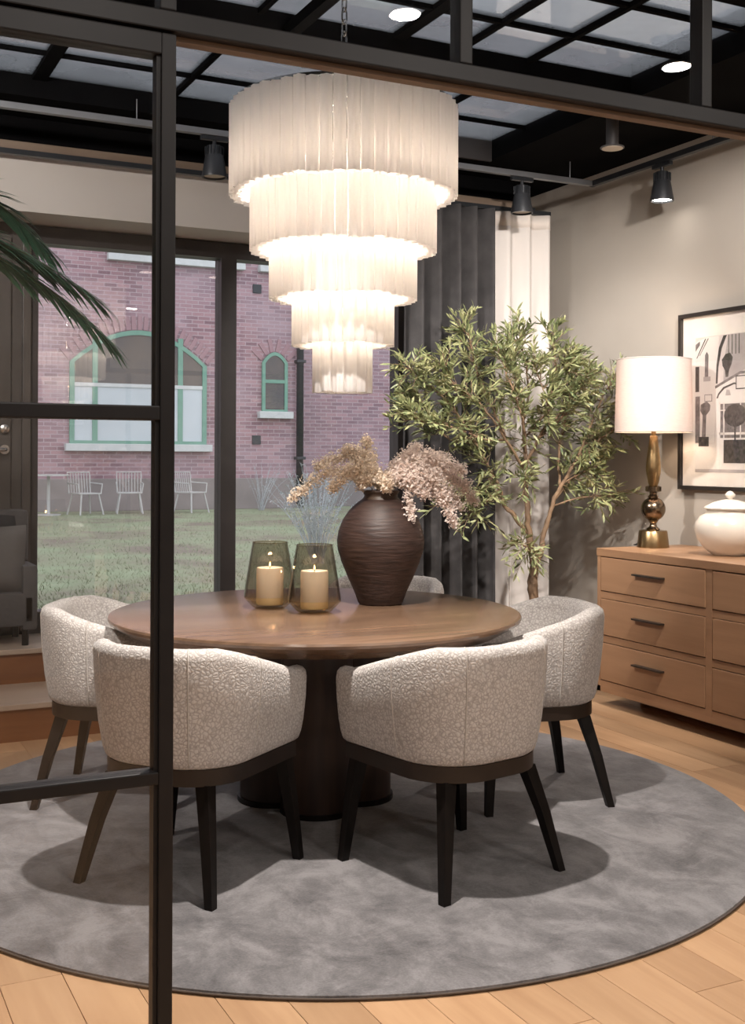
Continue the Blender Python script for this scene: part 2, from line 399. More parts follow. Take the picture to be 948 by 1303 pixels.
# walls
wall_right = struct(MB().box((XW, YF, -.1), (XW+.15, YB+.15, 3.5)).build('wall_right', MT['wall']), 'warm grey painted wall behind the sideboard', 'wall')
wall_left = struct(MB().box((XL-.15, YF, -.1), (XL, YB+.15, 3.5)).build('wall_left', MT['wall']), 'warm grey side wall on the far side of the glass door', 'wall')
wall_front = struct(MB().box((XL, YF-.15, -.1), (XW, YF, 3.5)).build('wall_front', MT['wall']), 'warm grey wall of the showroom facing the windows', 'wall')
WX0, WX1 = -.633, 1.66; WZ0, WZ1 = .45, 2.64
wb = thing('wall_back', 'back wall with tall garden windows and pale grey soffit', 'wall', kind='structure')
MB().box((XL, YB, -.1), (XW, YB+.15, WZ0)).build('wall_base', MT['wall'], wb)
MB().box((WX1+.06, YB, WZ0), (XW, YB+.15, 3.5)).build('wall_pier', MT['wall'], wb)
MB().box((XL, YB, WZ1), (WX1+.06, YB+.15, 3.5)).build('wall_lintel', MT['soffit'], wb)
MB().box((XL, YB, WZ0), (-1.75, YB+.15, WZ1)).build('wall_pier', MT['wall'], wb)
MB().box((XL, 2.13, 2.645), (2.30, YB, 2.935)).build('soffit', MT['soffit'], wb)
MB().box((XL, 2.20, 2.955), (2.38, YB, 3.03)).build('wood_strip', MT['trimtan'], wb)
MB().box((XL, 2.235, 3.03), (2.38, YB, CEIL)).build('shadow_gap_board', MT['black'], wb)

# ceiling around the skylight
ce = thing('ceiling', 'matt black ceiling framing the glazed skylight', 'ceiling', (0,0,CEIL), kind='structure')
SKX0, SKX1, SKY0, SKY1 = -3.2, 1.95, -.75, 1.86
def cpanel(a, b): MB().box((a[0], a[1], 0), (b[0], b[1], .2)).build('ceiling_panel', MT['black'], ce)
cpanel((XL, SKY1), (XW, YB)); cpanel((SKX1, SKY0), (XW, SKY1)); cpanel((XL, YF), (XW, SKY0)); cpanel((XL, SKY0), (SKX0, SKY1))
MB().box((SKX0, .51, .02), (SKX1, .61, .12)).build('cross_beam', MT['black'], ce)
MB().box((SKX0, SKY0, .0), (SKX1, SKY0+.1, .12)).build('cross_beam', MT['black'], ce)
MB().box((SKX0, SKY1-.012, 0), (1.2, SKY1, .2)).build('well_board', MT['black'], ce)
MB().box((1.2, SKY1-.03, -.01), (SKX1, SKY1-.01, .16)).build('grey_well_board', MT['cylbody'], ce)
MB().box((.05, SKY0, 0.0), (.10, .52, .05)).build('hanger_bar', MT['black'], ce)
# skylight: bars and one pane per opening
sk = thing('window_3', 'black gridded skylight with grimy grey panes', 'skylight', (0,0,GLZ), kind='structure')
def bays(xs, ys):
    for i in range(len(xs)-1):
        for j in range(len(ys)-1):
            MB().box((xs[i]+.012, ys[j]+.012, .012), (xs[i+1]-.012, ys[j+1]-.012, .02)).build('pane', MT['skyglass'], sk)
xs1 = [SKX0, -2.8, -2.12, -1.43, -.74, -.05, .64, 1.33, SKX1]
for xx in xs1[1:-1]:
    wd = .035 if abs(xx+.74) < .01 else .014
    MB().box((xx-wd, .60, -.012), (xx+wd, SKY1, .04)).build('glazing_bar', MT['black'], sk)
ys1 = [.60, 1.06, 1.47, SKY1]
for yy in ys1[1:-1]: MB().box((SKX0, yy-.010, -.008), (SKX1, yy+.010, .03)).build('glazing_bar', MT['black'], sk)
bays(xs1, ys1)
xs2 = [SKX0, -2.12, -1.43, -.74, -.05, .62, .95, 1.33, SKX1]
for xx in xs2[1:-1]:
    wd = .03 if abs(xx-.62) < .01 else .013
    MB().box((xx-wd, SKY0+.1, -.012), (xx+wd, .54, .04)).build('glazing_bar', MT['black'], sk)
ys2 = [SKY0+.1, -.25, .15, .54]
for yy in (-.25, .15): MB().box((SKX0, yy-.012, -.008), (SKX1, yy+.012, .03)).build('glazing_bar', MT['black'], sk)
bays(xs2, ys2)

# garden windows in the back wall
def window(n, xa, xb, label):
    o = thing('window_%d' % n, label, 'window', (0, 2.5, 0), kind='structure')
    fw = .048
    MB().box((xa, -.04, WZ0), (xa+fw, .08, WZ1)).build('jamb', MT['winframe'], o)
    MB().box((xb-fw, -.04, WZ0), (xb, .08, WZ1)).build('jamb', MT['winframe'], o)
    MB().box((xa+fw, -.04, WZ1-.095), (xb-fw, .08, WZ1)).build('head', MT['winframe'], o)
    MB().box((xa+fw, -.04, WZ0-.06), (xb-fw, .08, WZ0+.03)).build('bottom_rail', MT['winframe'], o)
    MB().box((xa+fw, .01, WZ0+.03), (xb-fw, .018, WZ1-.095)).build('pane', MT['winglass'], o)
    return o
window(1, WX0-.045, .490, 'tall fixed garden window next to the dark door')
window(2, .490, WX1+.03, 'tall fixed garden window next to the grey curtain')
# the reveal under the windows
MB().box((XL, 2.46, 0), (WX1+.06, YB, .39)).build('window_base', MT['winframe'], wb)
# dark door at the left of the windows, on the platform
d1 = thing('door_2', 'dark taupe panelled door with silver lever handle', 'door', (-1.22, 2.46, .36), kind='structure')
MB().box((-.53, 0, 0), (.545, .10, 2.285)).build('door_frame', MT['door'], d1)
MB().box((-.44, -.025, .02), (.44, 0.0, 2.2), .004).build('door_leaf', MT['door'], d1)
for (za, zb) in ((.14, .55), (.62, 1.72), (1.82, 2.1)):
    MB().box((-.36, -.034, za), (.36, -.022, zb), .004).build('door_panel', MT['door'], d1)
MB().box((.50, -.035, .02), (.545, .0, 2.285), .004).build('door_stop', MT['door'], d1)
h = MB().lathe([(0,0),(.026,0),(.026,.012),(0,.012)], 20).build('handle_rose', MT['chrome'], d1, True, (.405, -.025, 1.026), 40); h.rotation_euler = (PI/2,0,0)
MB().tube([(.405,-.03,1.026),(.405,-.075,1.026),(.39,-.08,1.026),(.29,-.08,1.022)], .010, 10).build('lever_handle', MT['chrome'], d1, True)
h = MB().lathe([(0,0),(.025,0),(.025,.014),(.012,.02),(0,.02)], 20).build('lock_rose', MT['chrome'], d1, True, (.405, -.025, 1.139), 40); h.rotation_euler = (PI/2,0,0)

# stair and platform in front of the windows
st = thing('stair_platform', 'red oak steps up to the platform under the windows', 'stairs', (0,0,0), kind='structure')
SX1 = .95
MB().box((XL, 1.49, 0), (SX1, 2.46, .15)).build('step_core', MT['stair'], st)
MB().box((XL, 1.99, .15), (SX1, 2.46, .33)).build('step_core', MT['stair'], st)
for (ya, za) in ((1.475, 0), (1.975, .18)):
    MB().box((XL, ya, za), (SX1, ya+.02, za+.155)).build('riser', MT['stair'], st)
for (ya, yb, za) in ((1.46, 1.99, .18), (1.955, 2.46, .36)):
    xx = XL
    for k in range(3):
        xb_ = XL + (SX1-XL)*(k+1)/3
        MB().box((xx+.001, ya, za-.028), (xb_-.001, yb, za), .006).build('tread', MT['stairtop'], st); xx = xb_

# black steel glazed partition between showroom and dining room
YP = -2.0
pa = thing('wall_partition', 'black steel framed glass partition with a header over the opening', 'partition', (0, YP, 0), kind='structure')
def bar(a, b, name='steel_bar', par=pa): return MB().box(a, b, .003).build(name, MT['steel'], par)
bar((XL, 0, 2.169), (XW, .055, 2.208), 'header')
MB().box((XL, .026, 2.160), (XW, .054, 2.169)).build('header_track', MT['trimtan'], pa)
mx_ = [-2.56, -1.88, -1.185, -.522, .158, .84, 1.52, 2.2]
for xx in mx_: bar((xx-.016, 0, 2.208), (xx+.016, .045, CEIL-.03), 'mullion')
bar((XL, 0, CEIL-.03), (XW, .055, CEIL), 'top_rail')
ed = [XL] + mx_ + [XW]
for a, b in zip(ed[:-1], ed[1:]):
    MB().box((a+.016, .018, 2.208), (b-.016, .026, CEIL-.03)).build('transom_pane', MT['glass'], pa)
bar((-2.06, 0, 0), (-2.02, .055, 2.165), 'post'); bar((1.02, 0, 0), (1.06, .055, 2.165), 'post')
MB().box((XL, .018, 0.0), (-2.06, .026, 2.169)).build('side_pane', MT['glass'], pa)
MB().box((1.06, .018, 0.0), (XW, .026, 2.169)).build('side_pane', MT['glass'], pa)
dl = thing('door_1', 'black steel framed glass door leaf with three panes', 'door', (0, YP, 0), kind='structure')
DX0, DX1 = -2.015, -1.169
bar((DX1-.029, 0, .01), (DX1, .045, 2.163), 'stile', dl); bar((DX0, 0, .01), (DX0+.029, .045, 2.163), 'stile', dl)
for za, zb in ((.01, .05), (.724, .749), (1.421, 1.449), (2.121, 2.163)):
    bar((DX0+.029, 0, za), (DX1-.029, .045, zb), 'rail', dl)
for za, zb in ((.05, .724), (.749, 1.421), (1.449, 2.121)):
    MB().box((DX0+.029, .018, za), (DX1-.029, .026, zb)).build('pane', MT['glass'], dl)
    for xa in (DX0+.029, DX1-.037): MB().box((xa, .008, za), (xa+.008, .036, zb)).build('glazing_bead', MT['steel'], dl)

# ================================================================== OUTSIDE
GZ = .30
lawn = struct(MB().box((-30, 2.9, GZ-.3), (45, 40, GZ)).build('lawn', MT['lawn']), 'patchy winter lawn outside the windows', 'lawn')
pv = struct(MB().box((-8, YB+.15, GZ-.3), (12, 3.6, GZ+.02)).build('paving_strip', MT['paving']), 'pale paving strip along the window foot', 'paving')
YF2 = 18.0
fb = thing('brick_building', 'old purple red brick building with green arched windows', 'building', (0, YF2, GZ))
MB().box((-18, 0, 0), (7.35, 6, 11)).build('brick_wall', MT['brick'], fb)
MB().box((7.35, .45, 0), (30, 6, 11)).build('brick_wall', MT['brick'], fb)
MB().box((-18, -.07, 0), (7.38, 0, .62), .01).build('plinth', MT['plinth'], fb)
MB().box((7.38, .38, 0), (30, .45, .62), .01).build('plinth', MT['plinth'], fb)
def arch_poly(xa, xb, za, zs, zt, n=14):
    """outline of a window with segmental top"""
    pts = [(xa, za), (xb, za), (xb, zs)]
    for k in range(1, n):
        t = k/n; xx = xb + (xa-xb)*t; pts.append((xx, zs + (zt-zs)*(1-(2*t-1)**2)))
    pts.append((xa, zs)); return pts
def far_window(xa, xb, za, zs, zt, divs, midz, sillx=.09, fr=.09, upper='darkroom', lower='blind'):
    wroot = MB()
    n = 14
    # frame ring
    outer = arch_poly(xa, xb, za, zs, zt, n); inner = arch_poly(xa+fr, xb-fr, za+fr*.8, zs-.01, zt-fr, n)
    m = len(outer); vs_ = []; fs_ = []
    for (u, v) in outer: vs_ += [(u, -.05, v), (u, .02, v)]
    for (u, v) in inner: vs_ += [(u, -.05, v), (u, .02, v)]
    for i in range(m):
        j = (i+1) % m
        a0, a1, b0, b1 = 2*i, 2*j, 2*m+2*i, 2*m+2*j
        fs_ += [(a0, a1, b1, b0), (b0, b1, b1+1, b0+1), (a0+1, a1+1, a1, a0)]
    wroot.add(vs_, fs_)
    wd = wroot.build('window', MT['greenpaint'], fb)
    ts = [xa+fr] + divs + [xb-fr]
    for dx in divs: MB().box((dx-.05, -.045, za+.06), (dx+.05, .0, zt-.12)).build('mullion', MT['greenpaint'], wd)
    MB().box((xa+fr, -.047, midz-.035), (xb-fr, .0, midz+.035)).build('transom', MT['sill'] if len(divs) else MT['greenpaint'], wd)
    for a, b in zip(ts[:-1], ts[1:]):
        MB().box((a, -.028, za+.07), (b, -.02, midz)).build('pane', MT[lower], wd)
        def top(u): t = (u-xa)/(xb-xa); return zs + (zt-zs)*(1-(2*t-1)**2) - fr*.6
        k = 6; pl = [(a, midz), (b, midz)] + [(b+(a-b)*q/k, top(b+(a-b)*q/k)) for q in range(k+1)]
        MB().prism(pl, 'y', -.028, -.02).build('pane', MT[upper], wd)
    MB().box((xa-sillx, -.16, za-.13), (xb+sillx, .0, za+.01), .01).build('sill', MT['sill'], wd)
    nb = max(6, int((xb-xa)/.105))
    for q in range(nb):   # soldier bricks of the arch
        t = (q+.5)/nb; u = xa-.05 + (xb-xa+.1)*t; zz = zs + (zt-zs)*(1-(2*t-1)**2)
        sl = -(zt-zs)*4*(2*t-1)/(xb-xa)
        ang = math.atan(sl)
        b_ = MB().box((-.042, -.022, .0), (.042, .01, .27)).build('arch_brick', MT['archb'], wd, loc=(u, 0, zz+.01)); b_.rotation_euler = (0, -ang*.9, 0)
    return wd
MT['archb'] = surf('arch_brick_clay', (.36,.225,.245), (.30,.185,.205), .9, scale=3)
far_window(2.72, 5.42, 1.28, 2.85, 3.50, [3.20, 4.88], 2.42)
far_window(6.60, 7.16, 1.97, 2.98, 3.20, [], 2.60, fr=.07, lower='darkroom')
far_window(3.42+.09, 6.1, 4.95, 6.9, 7.5, [4.2, 5.5], 6.1)
far_window(6.60, 7.16, 4.95, 6.2, 6.4, [], 5.7, fr=.07, lower='darkroom')
far_window(-3.2, -.5, 1.28, 2.85, 3.50, [-2.6, -1.1], 2.42)
for zz in (1.40, 4.48): MB().box((6.40, -.03, zz-.09), (6.58, 0.01, zz+.09), .005).build('vent', MT['iron'], fb)
MB().tube([(7.42, -.08, 0), (7.42, -.08, 10.9)], .075, 10).build('downpipe', MT['iron'], fb, True)
for zz in (1.0, 3.0, 5.0): MB().box((7.32, -.17, zz), (7.52, .3, zz+.06), .01).build('pipe_bracket', MT['iron'], fb)

# garden chairs by the brick wall
def garden_chair():
    t = thing('garden_chair', 'white wire garden chair standing against the brick wall', 'chair', group='white garden chairs along the brick wall')
    MB().box((-.25, -.22, .43), (.25, .25, .455), .005).build('seat', MT['whitemetal'], t)
    for sx, sy in ((-1,-1),(1,-1),(-1,1),(1,1)):
        MB().tube([(sx*.20, sy*.19, .43), (sx*.27, sy*.27, 0)], .018, 6).build('leg', MT['whitemetal'], t)
    MB().tube([(-.25, .24, .44), (-.26, .30, .88), (.26, .30, .88), (.25, .24, .44)], .016, 6).build('back_frame', MT['whitemetal'], t)
    for k in range(7):
        u = -.19 + .063*k; MB().tube([(u, .245, .45), (u, .30, .875)], .009, 5).build('back_rod', MT['whitemetal'], t)
    for s in (-1, 1): MB().tube([(s*.25, -.2, .44), (s*.28, -.2, .64), (s*.27, .28, .66)], .014, 6).build('armrest', MT['whitemetal'], t)
    return t
gc0 = garden_chair()
GL = ('white wire garden chair beside the small garden table', 'white wire garden chair under the big arched window, between its two twins', 'white wire garden chair standing furthest from the small garden table')
for i, (gx, gy, ga) in enumerate(((2.75, 16.7, .3), (3.60, 16.9, -.2), (4.75, 16.8, .5))):
    o = gc0 if i == 0 else copy_tree(gc0)
    o.location = (gx, gy, GZ); o.rotation_euler = (0, 0, ga); o.scale = (.86,.86,.86); o['label'] = GL[i]
gt = thing('garden_table', 'small white pedestal garden table between the garden chairs', 'table', (2.10, 16.7, GZ))
MB().lathe([(0,.70),(.36,.70),(.36,.725),(0,.725)], 20).build('table_top', MT['whitemetal'], gt); MB().tube([(0,0,.02),(0,0,.70)], .03, 8).build('pedestal', MT['whitemetal'], gt); MB().lathe([(0,0),(.22,0),(.22,.02),(0,.03)], 16).build('foot', MT['whitemetal'], gt)
# feathery shrub by the window
def shrub(name, label, loc, n, hgt, spread, mat, leafn):
    t = thing(name, label, 'shrub', loc)
    st_ = MB(); lf = MB()
    for k in range(n):
        a = random.uniform(0, 2*PI); s_ = random.uniform(.2, 1)*spread
        p0 = Vector((random.uniform(-.05,.05), random.uniform(-.05,.05), 0)); p2 = Vector((math.cos(a)*s_, math.sin(a)*s_, hgt*random.uniform(.6,1))); p1 = (p0+p2)/2 + Vector((0,0,hgt*.18))
        pts = [p0*(1-q)**2 + p1*2*q*(1-q) + p2*q*q for q in (0,.25,.5,.75,1)]
        st_.tube(pts, [.004,.0035,.003,.002,.0015], 4)
        for j in range(leafn):
            q = random.uniform(.3, 1); b_ = p0*(1-q)**2 + p1*2*q*(1-q) + p2*q*q
            d = Vector((random.gauss(0,1), random.gauss(0,1), random.gauss(.3,1))).normalized(); e = d.cross(Vector((random.random(), random.random(), random.random()))).normalized()
            l_ = random.uniform(.02,.05); lf.add([b_, b_+d*l_*.5+e*.005, b_+d*l_, b_+d*l_*.5-e*.005], [(0,1,2,3)])
    st_.build('stems', mat, t)['kind'] = 'stuff'; lf.build('twigs', mat, t)['kind'] = 'stuff'
    return t
shrub('feathery_shrub', 'feathery silver grey shrub close outside the window', (2.75, 6.3, GZ), 70, 1.0, .55, MT['bushm'], 22)
shrub('bare_shrub', 'bare pale shrub at the foot of the brick wall', (6.3, 17.2, GZ), 26, .95, .6, MT['bushm'], 10)
# grass blades
gb = MB()
for k in range(16000):
    yy = 3.7 + 13*random.random()**1.6; xx = random.uniform(-1.2, 1.5 + yy*.42)
    a = random.uniform(0, PI); s_ = random.uniform(.015, .04)
    gb.add([(xx-0.005*math.cos(a), yy-0.005*math.sin(a), GZ-.005), (xx+0.005*math.cos(a), yy+0.005*math.sin(a), GZ-.005), (xx+random.uniform(-.03,.03), yy+random.uniform(-.03,.03), GZ+s_)], [(0,1,2)])
tag(gb.build('lawn_grass', MT['grassblade']), 'short winter grass blades on the lawn', 'grass', kind='stuff')

# ================================================================== RUG
rug = thing('round_rug', 'large round mottled grey rug under the dining table', 'rug', (.03, -.15, 0))
RR = 1.55
MB().lathe([(0,.0),(RR-.012,.0),(RR-.006,.004),(RR-.008,.014),(RR-.02,.017),(0,.017)], 128).build('pile', MT['rug'], rug, True, None, 50)
MB().ring_torus((0,0,.006), RR-.006, .0035, 128, 6).build('binding', MT['rugedge'], rug, True)
RZ = .017

# ================================================================== TABLE
tb = thing('dining_table', 'large round dark oak dining table on a lobed pedestal', 'table', (0, 0, RZ))
TZ = .75 - RZ
top = MB().lathe([(0, TZ), (.785, TZ), (.797, TZ-.004), (.80, TZ-.012), (.796, TZ-.022), (.72, TZ-.066), (.70, TZ-.07), (0, TZ-.07)], 128).build('table_top', MT['tabletop'], tb, True, None, 30)
def lobed(rx, n=120):
    pts = []
    for k in range(n):
        a = 2*PI*k/n
        # quatrefoil of four round columns
        best = 0
        for q in range(4):
            c = math.radians(-112 + 90*q); off = .16; r = .135
            d = a - c; s_ = off*math.sin(d)
            if abs(s_) < r and math.cos(d) > 0: best = max(best, off*math.cos(d) + math.sqrt(r*r - s_*s_))
        best = max(best, .165)
        pts.append((best*rx*math.cos(a), best*rx*math.sin(a)))
    return pts
MB().prism(lobed(1), 'z', 0.0, TZ-.069).build('pedestal', MT['pedestal'], tb, True, None, 35)
MB().prism(lobed(1.03), 'z', 0.0, .02).build('pedestal_foot', MT['blackwood'], tb)

# ================================================================== CHAIRS
def sm(t): t = max(0, min(1, t)); return t*t*(3-2*t)
def chair_path(n=60):
    """plan of the shell (outer rim): front of one arm, round the back, front of the other arm; +Y is the front"""
    W, YFr, YBk, rc = .292, .255, -.285, .235
    pts = []
    segs = []
    s1 = YFr - (YBk + rc)
    arc = rc*PI/2; back = 2*(W-rc)
    tot = 2*s1 + 2*arc + back
    for k in range(n+1):
        d = tot*k/n
        if d < s1: p = (W, YFr-d); nn = (1, 0)
        elif d < s1+arc:
            a = (d-s1)/rc; p = (W-rc + rc*math.cos(a), YBk+rc - rc*math.sin(a)); nn = (math.cos(a), -math.sin(a))
        elif d < s1+arc+back: p = (W-rc-(d-s1-arc), YBk); nn = (0, -1)
        elif d < s1+2*arc+back:
            a = (d-s1-arc-back)/rc; p = (-(W-rc) - rc*math.sin(a), YBk+rc - rc*math.cos(a)); nn = (-math.sin(a), -math.cos(a))
        else: p = (-W, YBk+rc + (d-s1-2*arc-back)); nn = (-1, 0)
        pts.append((Vector((*p, 0)), Vector((*nn, 0))))
    return pts
CP = chair_path()
ZB = .385
def rim(y):  # height of the rim by position along the depth
    t = max(0, min(1, (.20 - y)/.40)); return .642 + .115*t*(1.15 - .15*t)
def shell_section(p, nrm):
    zt = rim(p.y); th = .062
    def at(off, z):
        q = (z-ZB)/(.77-ZB)
        lean = -.038*(1-q)**1.3
        return p + nrm*(off+lean) + Vector((0,0,z))
    hh = zt-ZB
    sec = [at(-.05, ZB), at(-.018, ZB), at(-.004, ZB+.012), at(.002, ZB+.035), at(.006, ZB+hh*.3), at(.006, ZB+hh*.6), at(.002, zt-.035),
           at(-.004, zt-.014), at(-.018, zt-.003), at(-.034, zt), at(-.050, zt-.004), at(-th, zt-.016), at(-th-.005, zt-.04), at(-th-.012, ZB+hh*.5), at(-th-.012, ZB+.04), at(-.07, ZB)]
    return sec
def make_chair():
    t = thing('tub_chair', 'x', 'chair', group='pale tub dining chairs around the round table')
    vs_ = []; fs_ = []
    secs = [shell_section(p, n_) for p, n_ in CP]; m = len(secs[0])
    # round the two arm fronts
    def cap(sec, fwd, shrink, push):
        c = sum(sec, Vector())/len(sec)
        return [c + (q-c)*shrink + fwd*push for q in sec]
    f = Vector((0,1,0))
    full = [cap(secs[0], f, .90, .014), cap(secs[0], f, .975, .009)] + secs + [cap(secs[-1], f, .975, .009), cap(secs[-1], f, .90, .014)]
    for s_ in full: vs_ += s_
    for i in range(len(full)-1):
        for j in range(m):
            j2 = (j+1) % m
            fs_.append((i*m+j, i*m+j2, (i+1)*m+j2, (i+1)*m+j))
    fs_.append(tuple(range(m))); fs_.append(tuple((len(full)-1)*m+j for j in range(m-1, -1, -1)))
    MB().add(vs_, fs_).build('shell', MT['fabric'], t, True, None, 60)
    # stitched seams down the outside of the back
    nP = len(CP)-1
    for fr in (.20, .385, .615, .80):
        p, n_ = CP[round(nP*fr)]
        s_ = shell_section(p, n_)
        MB().tube([q + n_*.0005 for q in s_[2:10]], .0022, 5).build('seam', MT['seam'], t, True)
    # seat cushion
    def plan(off, n=24):
        out = []
        for p, n_ in CP[::3]: out.append(p - n_*off)
        return out
    ring = plan(.072); ring = ring + [Vector((-ring[0].x, .275, 0)), Vector((ring[0].x, .275, 0))]
    cen = sum(ring, Vector())/len(ring)
    lv = [(.90, .392), (.995, .402), (1.0, .425), (1.0, .455), (.985, .472), (.93, .482), (.6, .487), (.02, .488)]
    vs_ = []; fs_ = []; k_ = len(ring)
    for s_, z in lv:
        for q in ring: vs_.append((cen.x+(q.x-cen.x)*s_, cen.y+(q.y-cen.y)*s_, z))
    for i in range(len(lv)-1):
        for j in range(k_): fs_.append((i*k_+j, i*k_+(j+1)%k_, (i+1)*k_+(j+1)%k_, (i+1)*k_+j))
    fs_.append(tuple(range(k_))); fs_.append(tuple((len(lv)-1)*k_+j for j in range(k_)))
    MB().add(vs_, fs_).build('seat_cushion', MT['fabric'], t, True, None, 60)
    # dark wooden apron following the bottom of the shell
    outer = [p - n_*.046 for p, n_ in CP[::2]]; outer = outer + [Vector((-.225,.262,0)), Vector((.225,.262,0))]
    MB().prism([(q.x, q.y) for q in outer], 'z', .338, .388).build('apron', MT['apron'], t, True, None, 30)
    # tapered splayed legs
    for (gx, gy, tx, ty) in ((.262,.245,.218,.218),(-.262,.245,-.218,.218),(.246,-.25,.170,-.168),(-.246,-.25,-.170,-.168)):
        a, b_ = .0135, .0225
        vs2 = []
        for (cx_, cy_, z, r) in ((gx, gy, 0, a), (gx+(tx-gx)*.5, gy+(ty-gy)*.5, .19, .018), (tx, ty, .3405, b_)):
            vs2 += [(cx_-r, cy_-r, z), (cx_+r, cy_-r, z), (cx_+r, cy_+r, z), (cx_-r, cy_+r, z)]
        fs2 = [(3,2,1,0), (8,9,10,11)] + [(4*i+j, 4*i+(j+1)%4, 4*i+4+(j+1)%4, 4*i+4+j) for i in (0,1) for j in range(4)]
        MB().add(vs2, fs2).build('leg', MT['blackwood'], t)
    return t
ch0 = make_chair()
spots_ = [  # x, y, facing direction (dx,dy), label
    (.106, -.876, (-.19,.982), 'cream speckled tub chair standing between the black door post chair and the sideboard chair'),
    (-.680, -.550, (.789,.614), 'cream speckled tub chair standing right behind the black steel door post'),
    (-.680, .400, (.86,-.51), 'cream speckled tub chair in front of the red oak steps'),
    (.786, -.297, (-.973,.229), 'cream speckled tub chair closest to the oak sideboard'),
    (.64, .71, (-.669,-.743), 'cream speckled tub chair behind the brown vase, mostly hidden by the table'),
]
for i, (cx_, cy_, d, lab) in enumerate(spots_):
    o = ch0 if i == 0 else copy_tree(ch0)
    o.location = (cx_, cy_, RZ); o.rotation_euler = (0, 0, math.atan2(d[1], d[0]) - PI/2); o['label'] = lab

# ================================================================== ON THE TABLE
vz = thing('clay_vase', 'dark brown ribbed clay vase on the dining table', 'vase', (.326, .089, .75))
vp = [(0,.004),(.085,.0),(.092,.006),(.108,.05),(.135,.11),(.160,.17),(.177,.225),(.180,.26),(.174,.30),(.157,.345),(.130,.385),(.102,.412),(.078,.43)]
MB().lathe(vp + [(.070,.43),(.09,.40),(.15,.33),(.165,.25),(.10,.06),(0,.03)], 64).build('body', MT['vase'], vz, True, None, 60)
MB().lathe([(.079,.428),(.070,.440),(.068,.448),(.074,.458),(.077,.463),(.073,.467),(.066,.463),(.060,.45),(.062,.42)], 48).build('neck', MT['vaseneck'], vz, True)
def hurricane(name, loc, label):
    t = thing(name, label, 'candle holder', loc, group='smoked glass candle holders on the table')
    outer = [(.056,0),(.068,.006),(.103,.042),(.104,.05),(.098,.095),(.084,.18),(.070,.262)]
    inner = [(.067,.262),(.081,.18),(.095,.095),(.100,.05),(.098,.046),(.064,.016),(0,.014)]
    MB().lathe([(0,0)] + outer[:4] + [(.100,.05),(.098,.046),(.064,.016),(0,.014)], 40).build('glass_base', MT['smokebase'], t, True, None, 25)
    MB().lathe(outer[3:] + inner[:4], 40).build('glass_wall', MT['smoke'], t, True, None, 25)
    MB().ring_torus((0,0,.262), .0685, .0022, 40, 6).build('rim', MT['smokebase'], t, True)
    return t
def candle(loc, label):
    t = thing('pillar_candle', label, 'candle', loc, group='ivory pillar candles in the glass holders')
    MB().lathe([(0,0),(.052,0),(.054,.003),(.054,.140),(.051,.145),(.042,.142),(0,.139)], 32).build('wax', MT['wax'], t, True, None, 40)
    MB().tube([(0,0,.137),(.001,0,.148),(.002,0,.152)], .0016, 5).build('wick', MT['wick'], t)
    MB().lathe([(0,.149),(.003,.153),(.0032,.157),(.0015,.163),(0,.168)], 10).build('flame', MT['flame'], t, True)
    lamp('POINT', 'candle_light', (0,0,.160), .35, (1,.62,.3), t, size=.006)
hurricane('candle_holder', (-.027, -.042, .75), 'smoked glass candle holder beside the vase, overlapping its twin')
candle((-.027, -.042, .7665), 'ivory pillar candle in the smoked glass holder nearest the vase')
hurricane('candle_holder', (-.137, .150, .75), 'smoked glass candle holder standing further from the vase')
candle((-.137, .150, .7665), 'ivory pillar candle in the smoked glass holder away from the vase')

# dried sprays standing in the vase
Rv = Vector((.896, -.443, 0)); Fv = Vector((.443, .896, 0))
VM = Vector((.326, .089, 1.20))
def spray(tip, mid, start, n, rad, mat, label):
    t = thing('dried_spray', label, 'dried flower', (.326, .089, .80), group='dried feathery sprays in the vase')
    L = lambda a: Rv*a[0] + Fv*a[1] + Vector((0,0,a[2]))
    off = Vector((.326,.089,1.20)) - Vector((.326,.089,.80))
    p0 = Vector((0,0,.02)); p1 = off + L((mid[0]*.12, mid[1]*.12, 0)); p2 = off + L(mid); p3 = off + L(tip)
    pts = []
    K = 14
    ctrl = [p0, p1, p2, p3]
    def cr(q):
        # piecewise smooth curve through the control points
        q *= 3; i = min(int(q), 2); f_ = q-i
        a = ctrl[max(i-1,0)]; b_ = ctrl[i]; c = ctrl[i+1]; d = ctrl[min(i+2,3)]
        return .5*((2*b_) + (-a+c)*f_ + (2*a-5*b_+4*c-d)*f_*f_ + (-a+3*b_-3*c+d)*f_**3)
    pts = [cr(k/K) for k in range(K+1)]
    MB().tube(pts, [.0028-.0018*k/K for k in range(K+1)], 5).build('stem', MT['stemdry'], t, True)
    fl = MB(); br = MB()
    for k in range(n):
        q = start + (1-start)*random.random(); c = cr(q)
        env = rad*(.35+.65*math.sin(PI*min(1,(q-start)/(1-start)*.9+.1)))
        d = Vector((random.gauss(0,1), random.gauss(0,1), random.gauss(-.35,1))).normalized()
        e = c + d*env*random.uniform(.3,1)
        if k % 4 == 0: br.add([c, c+Vector((.0015,0,0)), e, c+Vector((0,.0015,0))], [(0,1,2),(0,2,3)])
        for j in range(6):
            g = e + Vector((random.gauss(0,1), random.gauss(0,1), random.gauss(0,1)))*.008
            u = Vector((random.gauss(0,1), random.gauss(0,1), random.gauss(0,1))).normalized()*random.uniform(.009,.016); v_ = u.orthogonal().normalized()*.0042
            fl.add([g-u*.5, g+v_, g+u*.5, g-v_], [(0,1,2,3)])
    br.build('fine_branches', MT['stemdry'], t)['kind'] = 'stuff'
    fl.build('florets', mat, t)['kind'] = 'stuff'
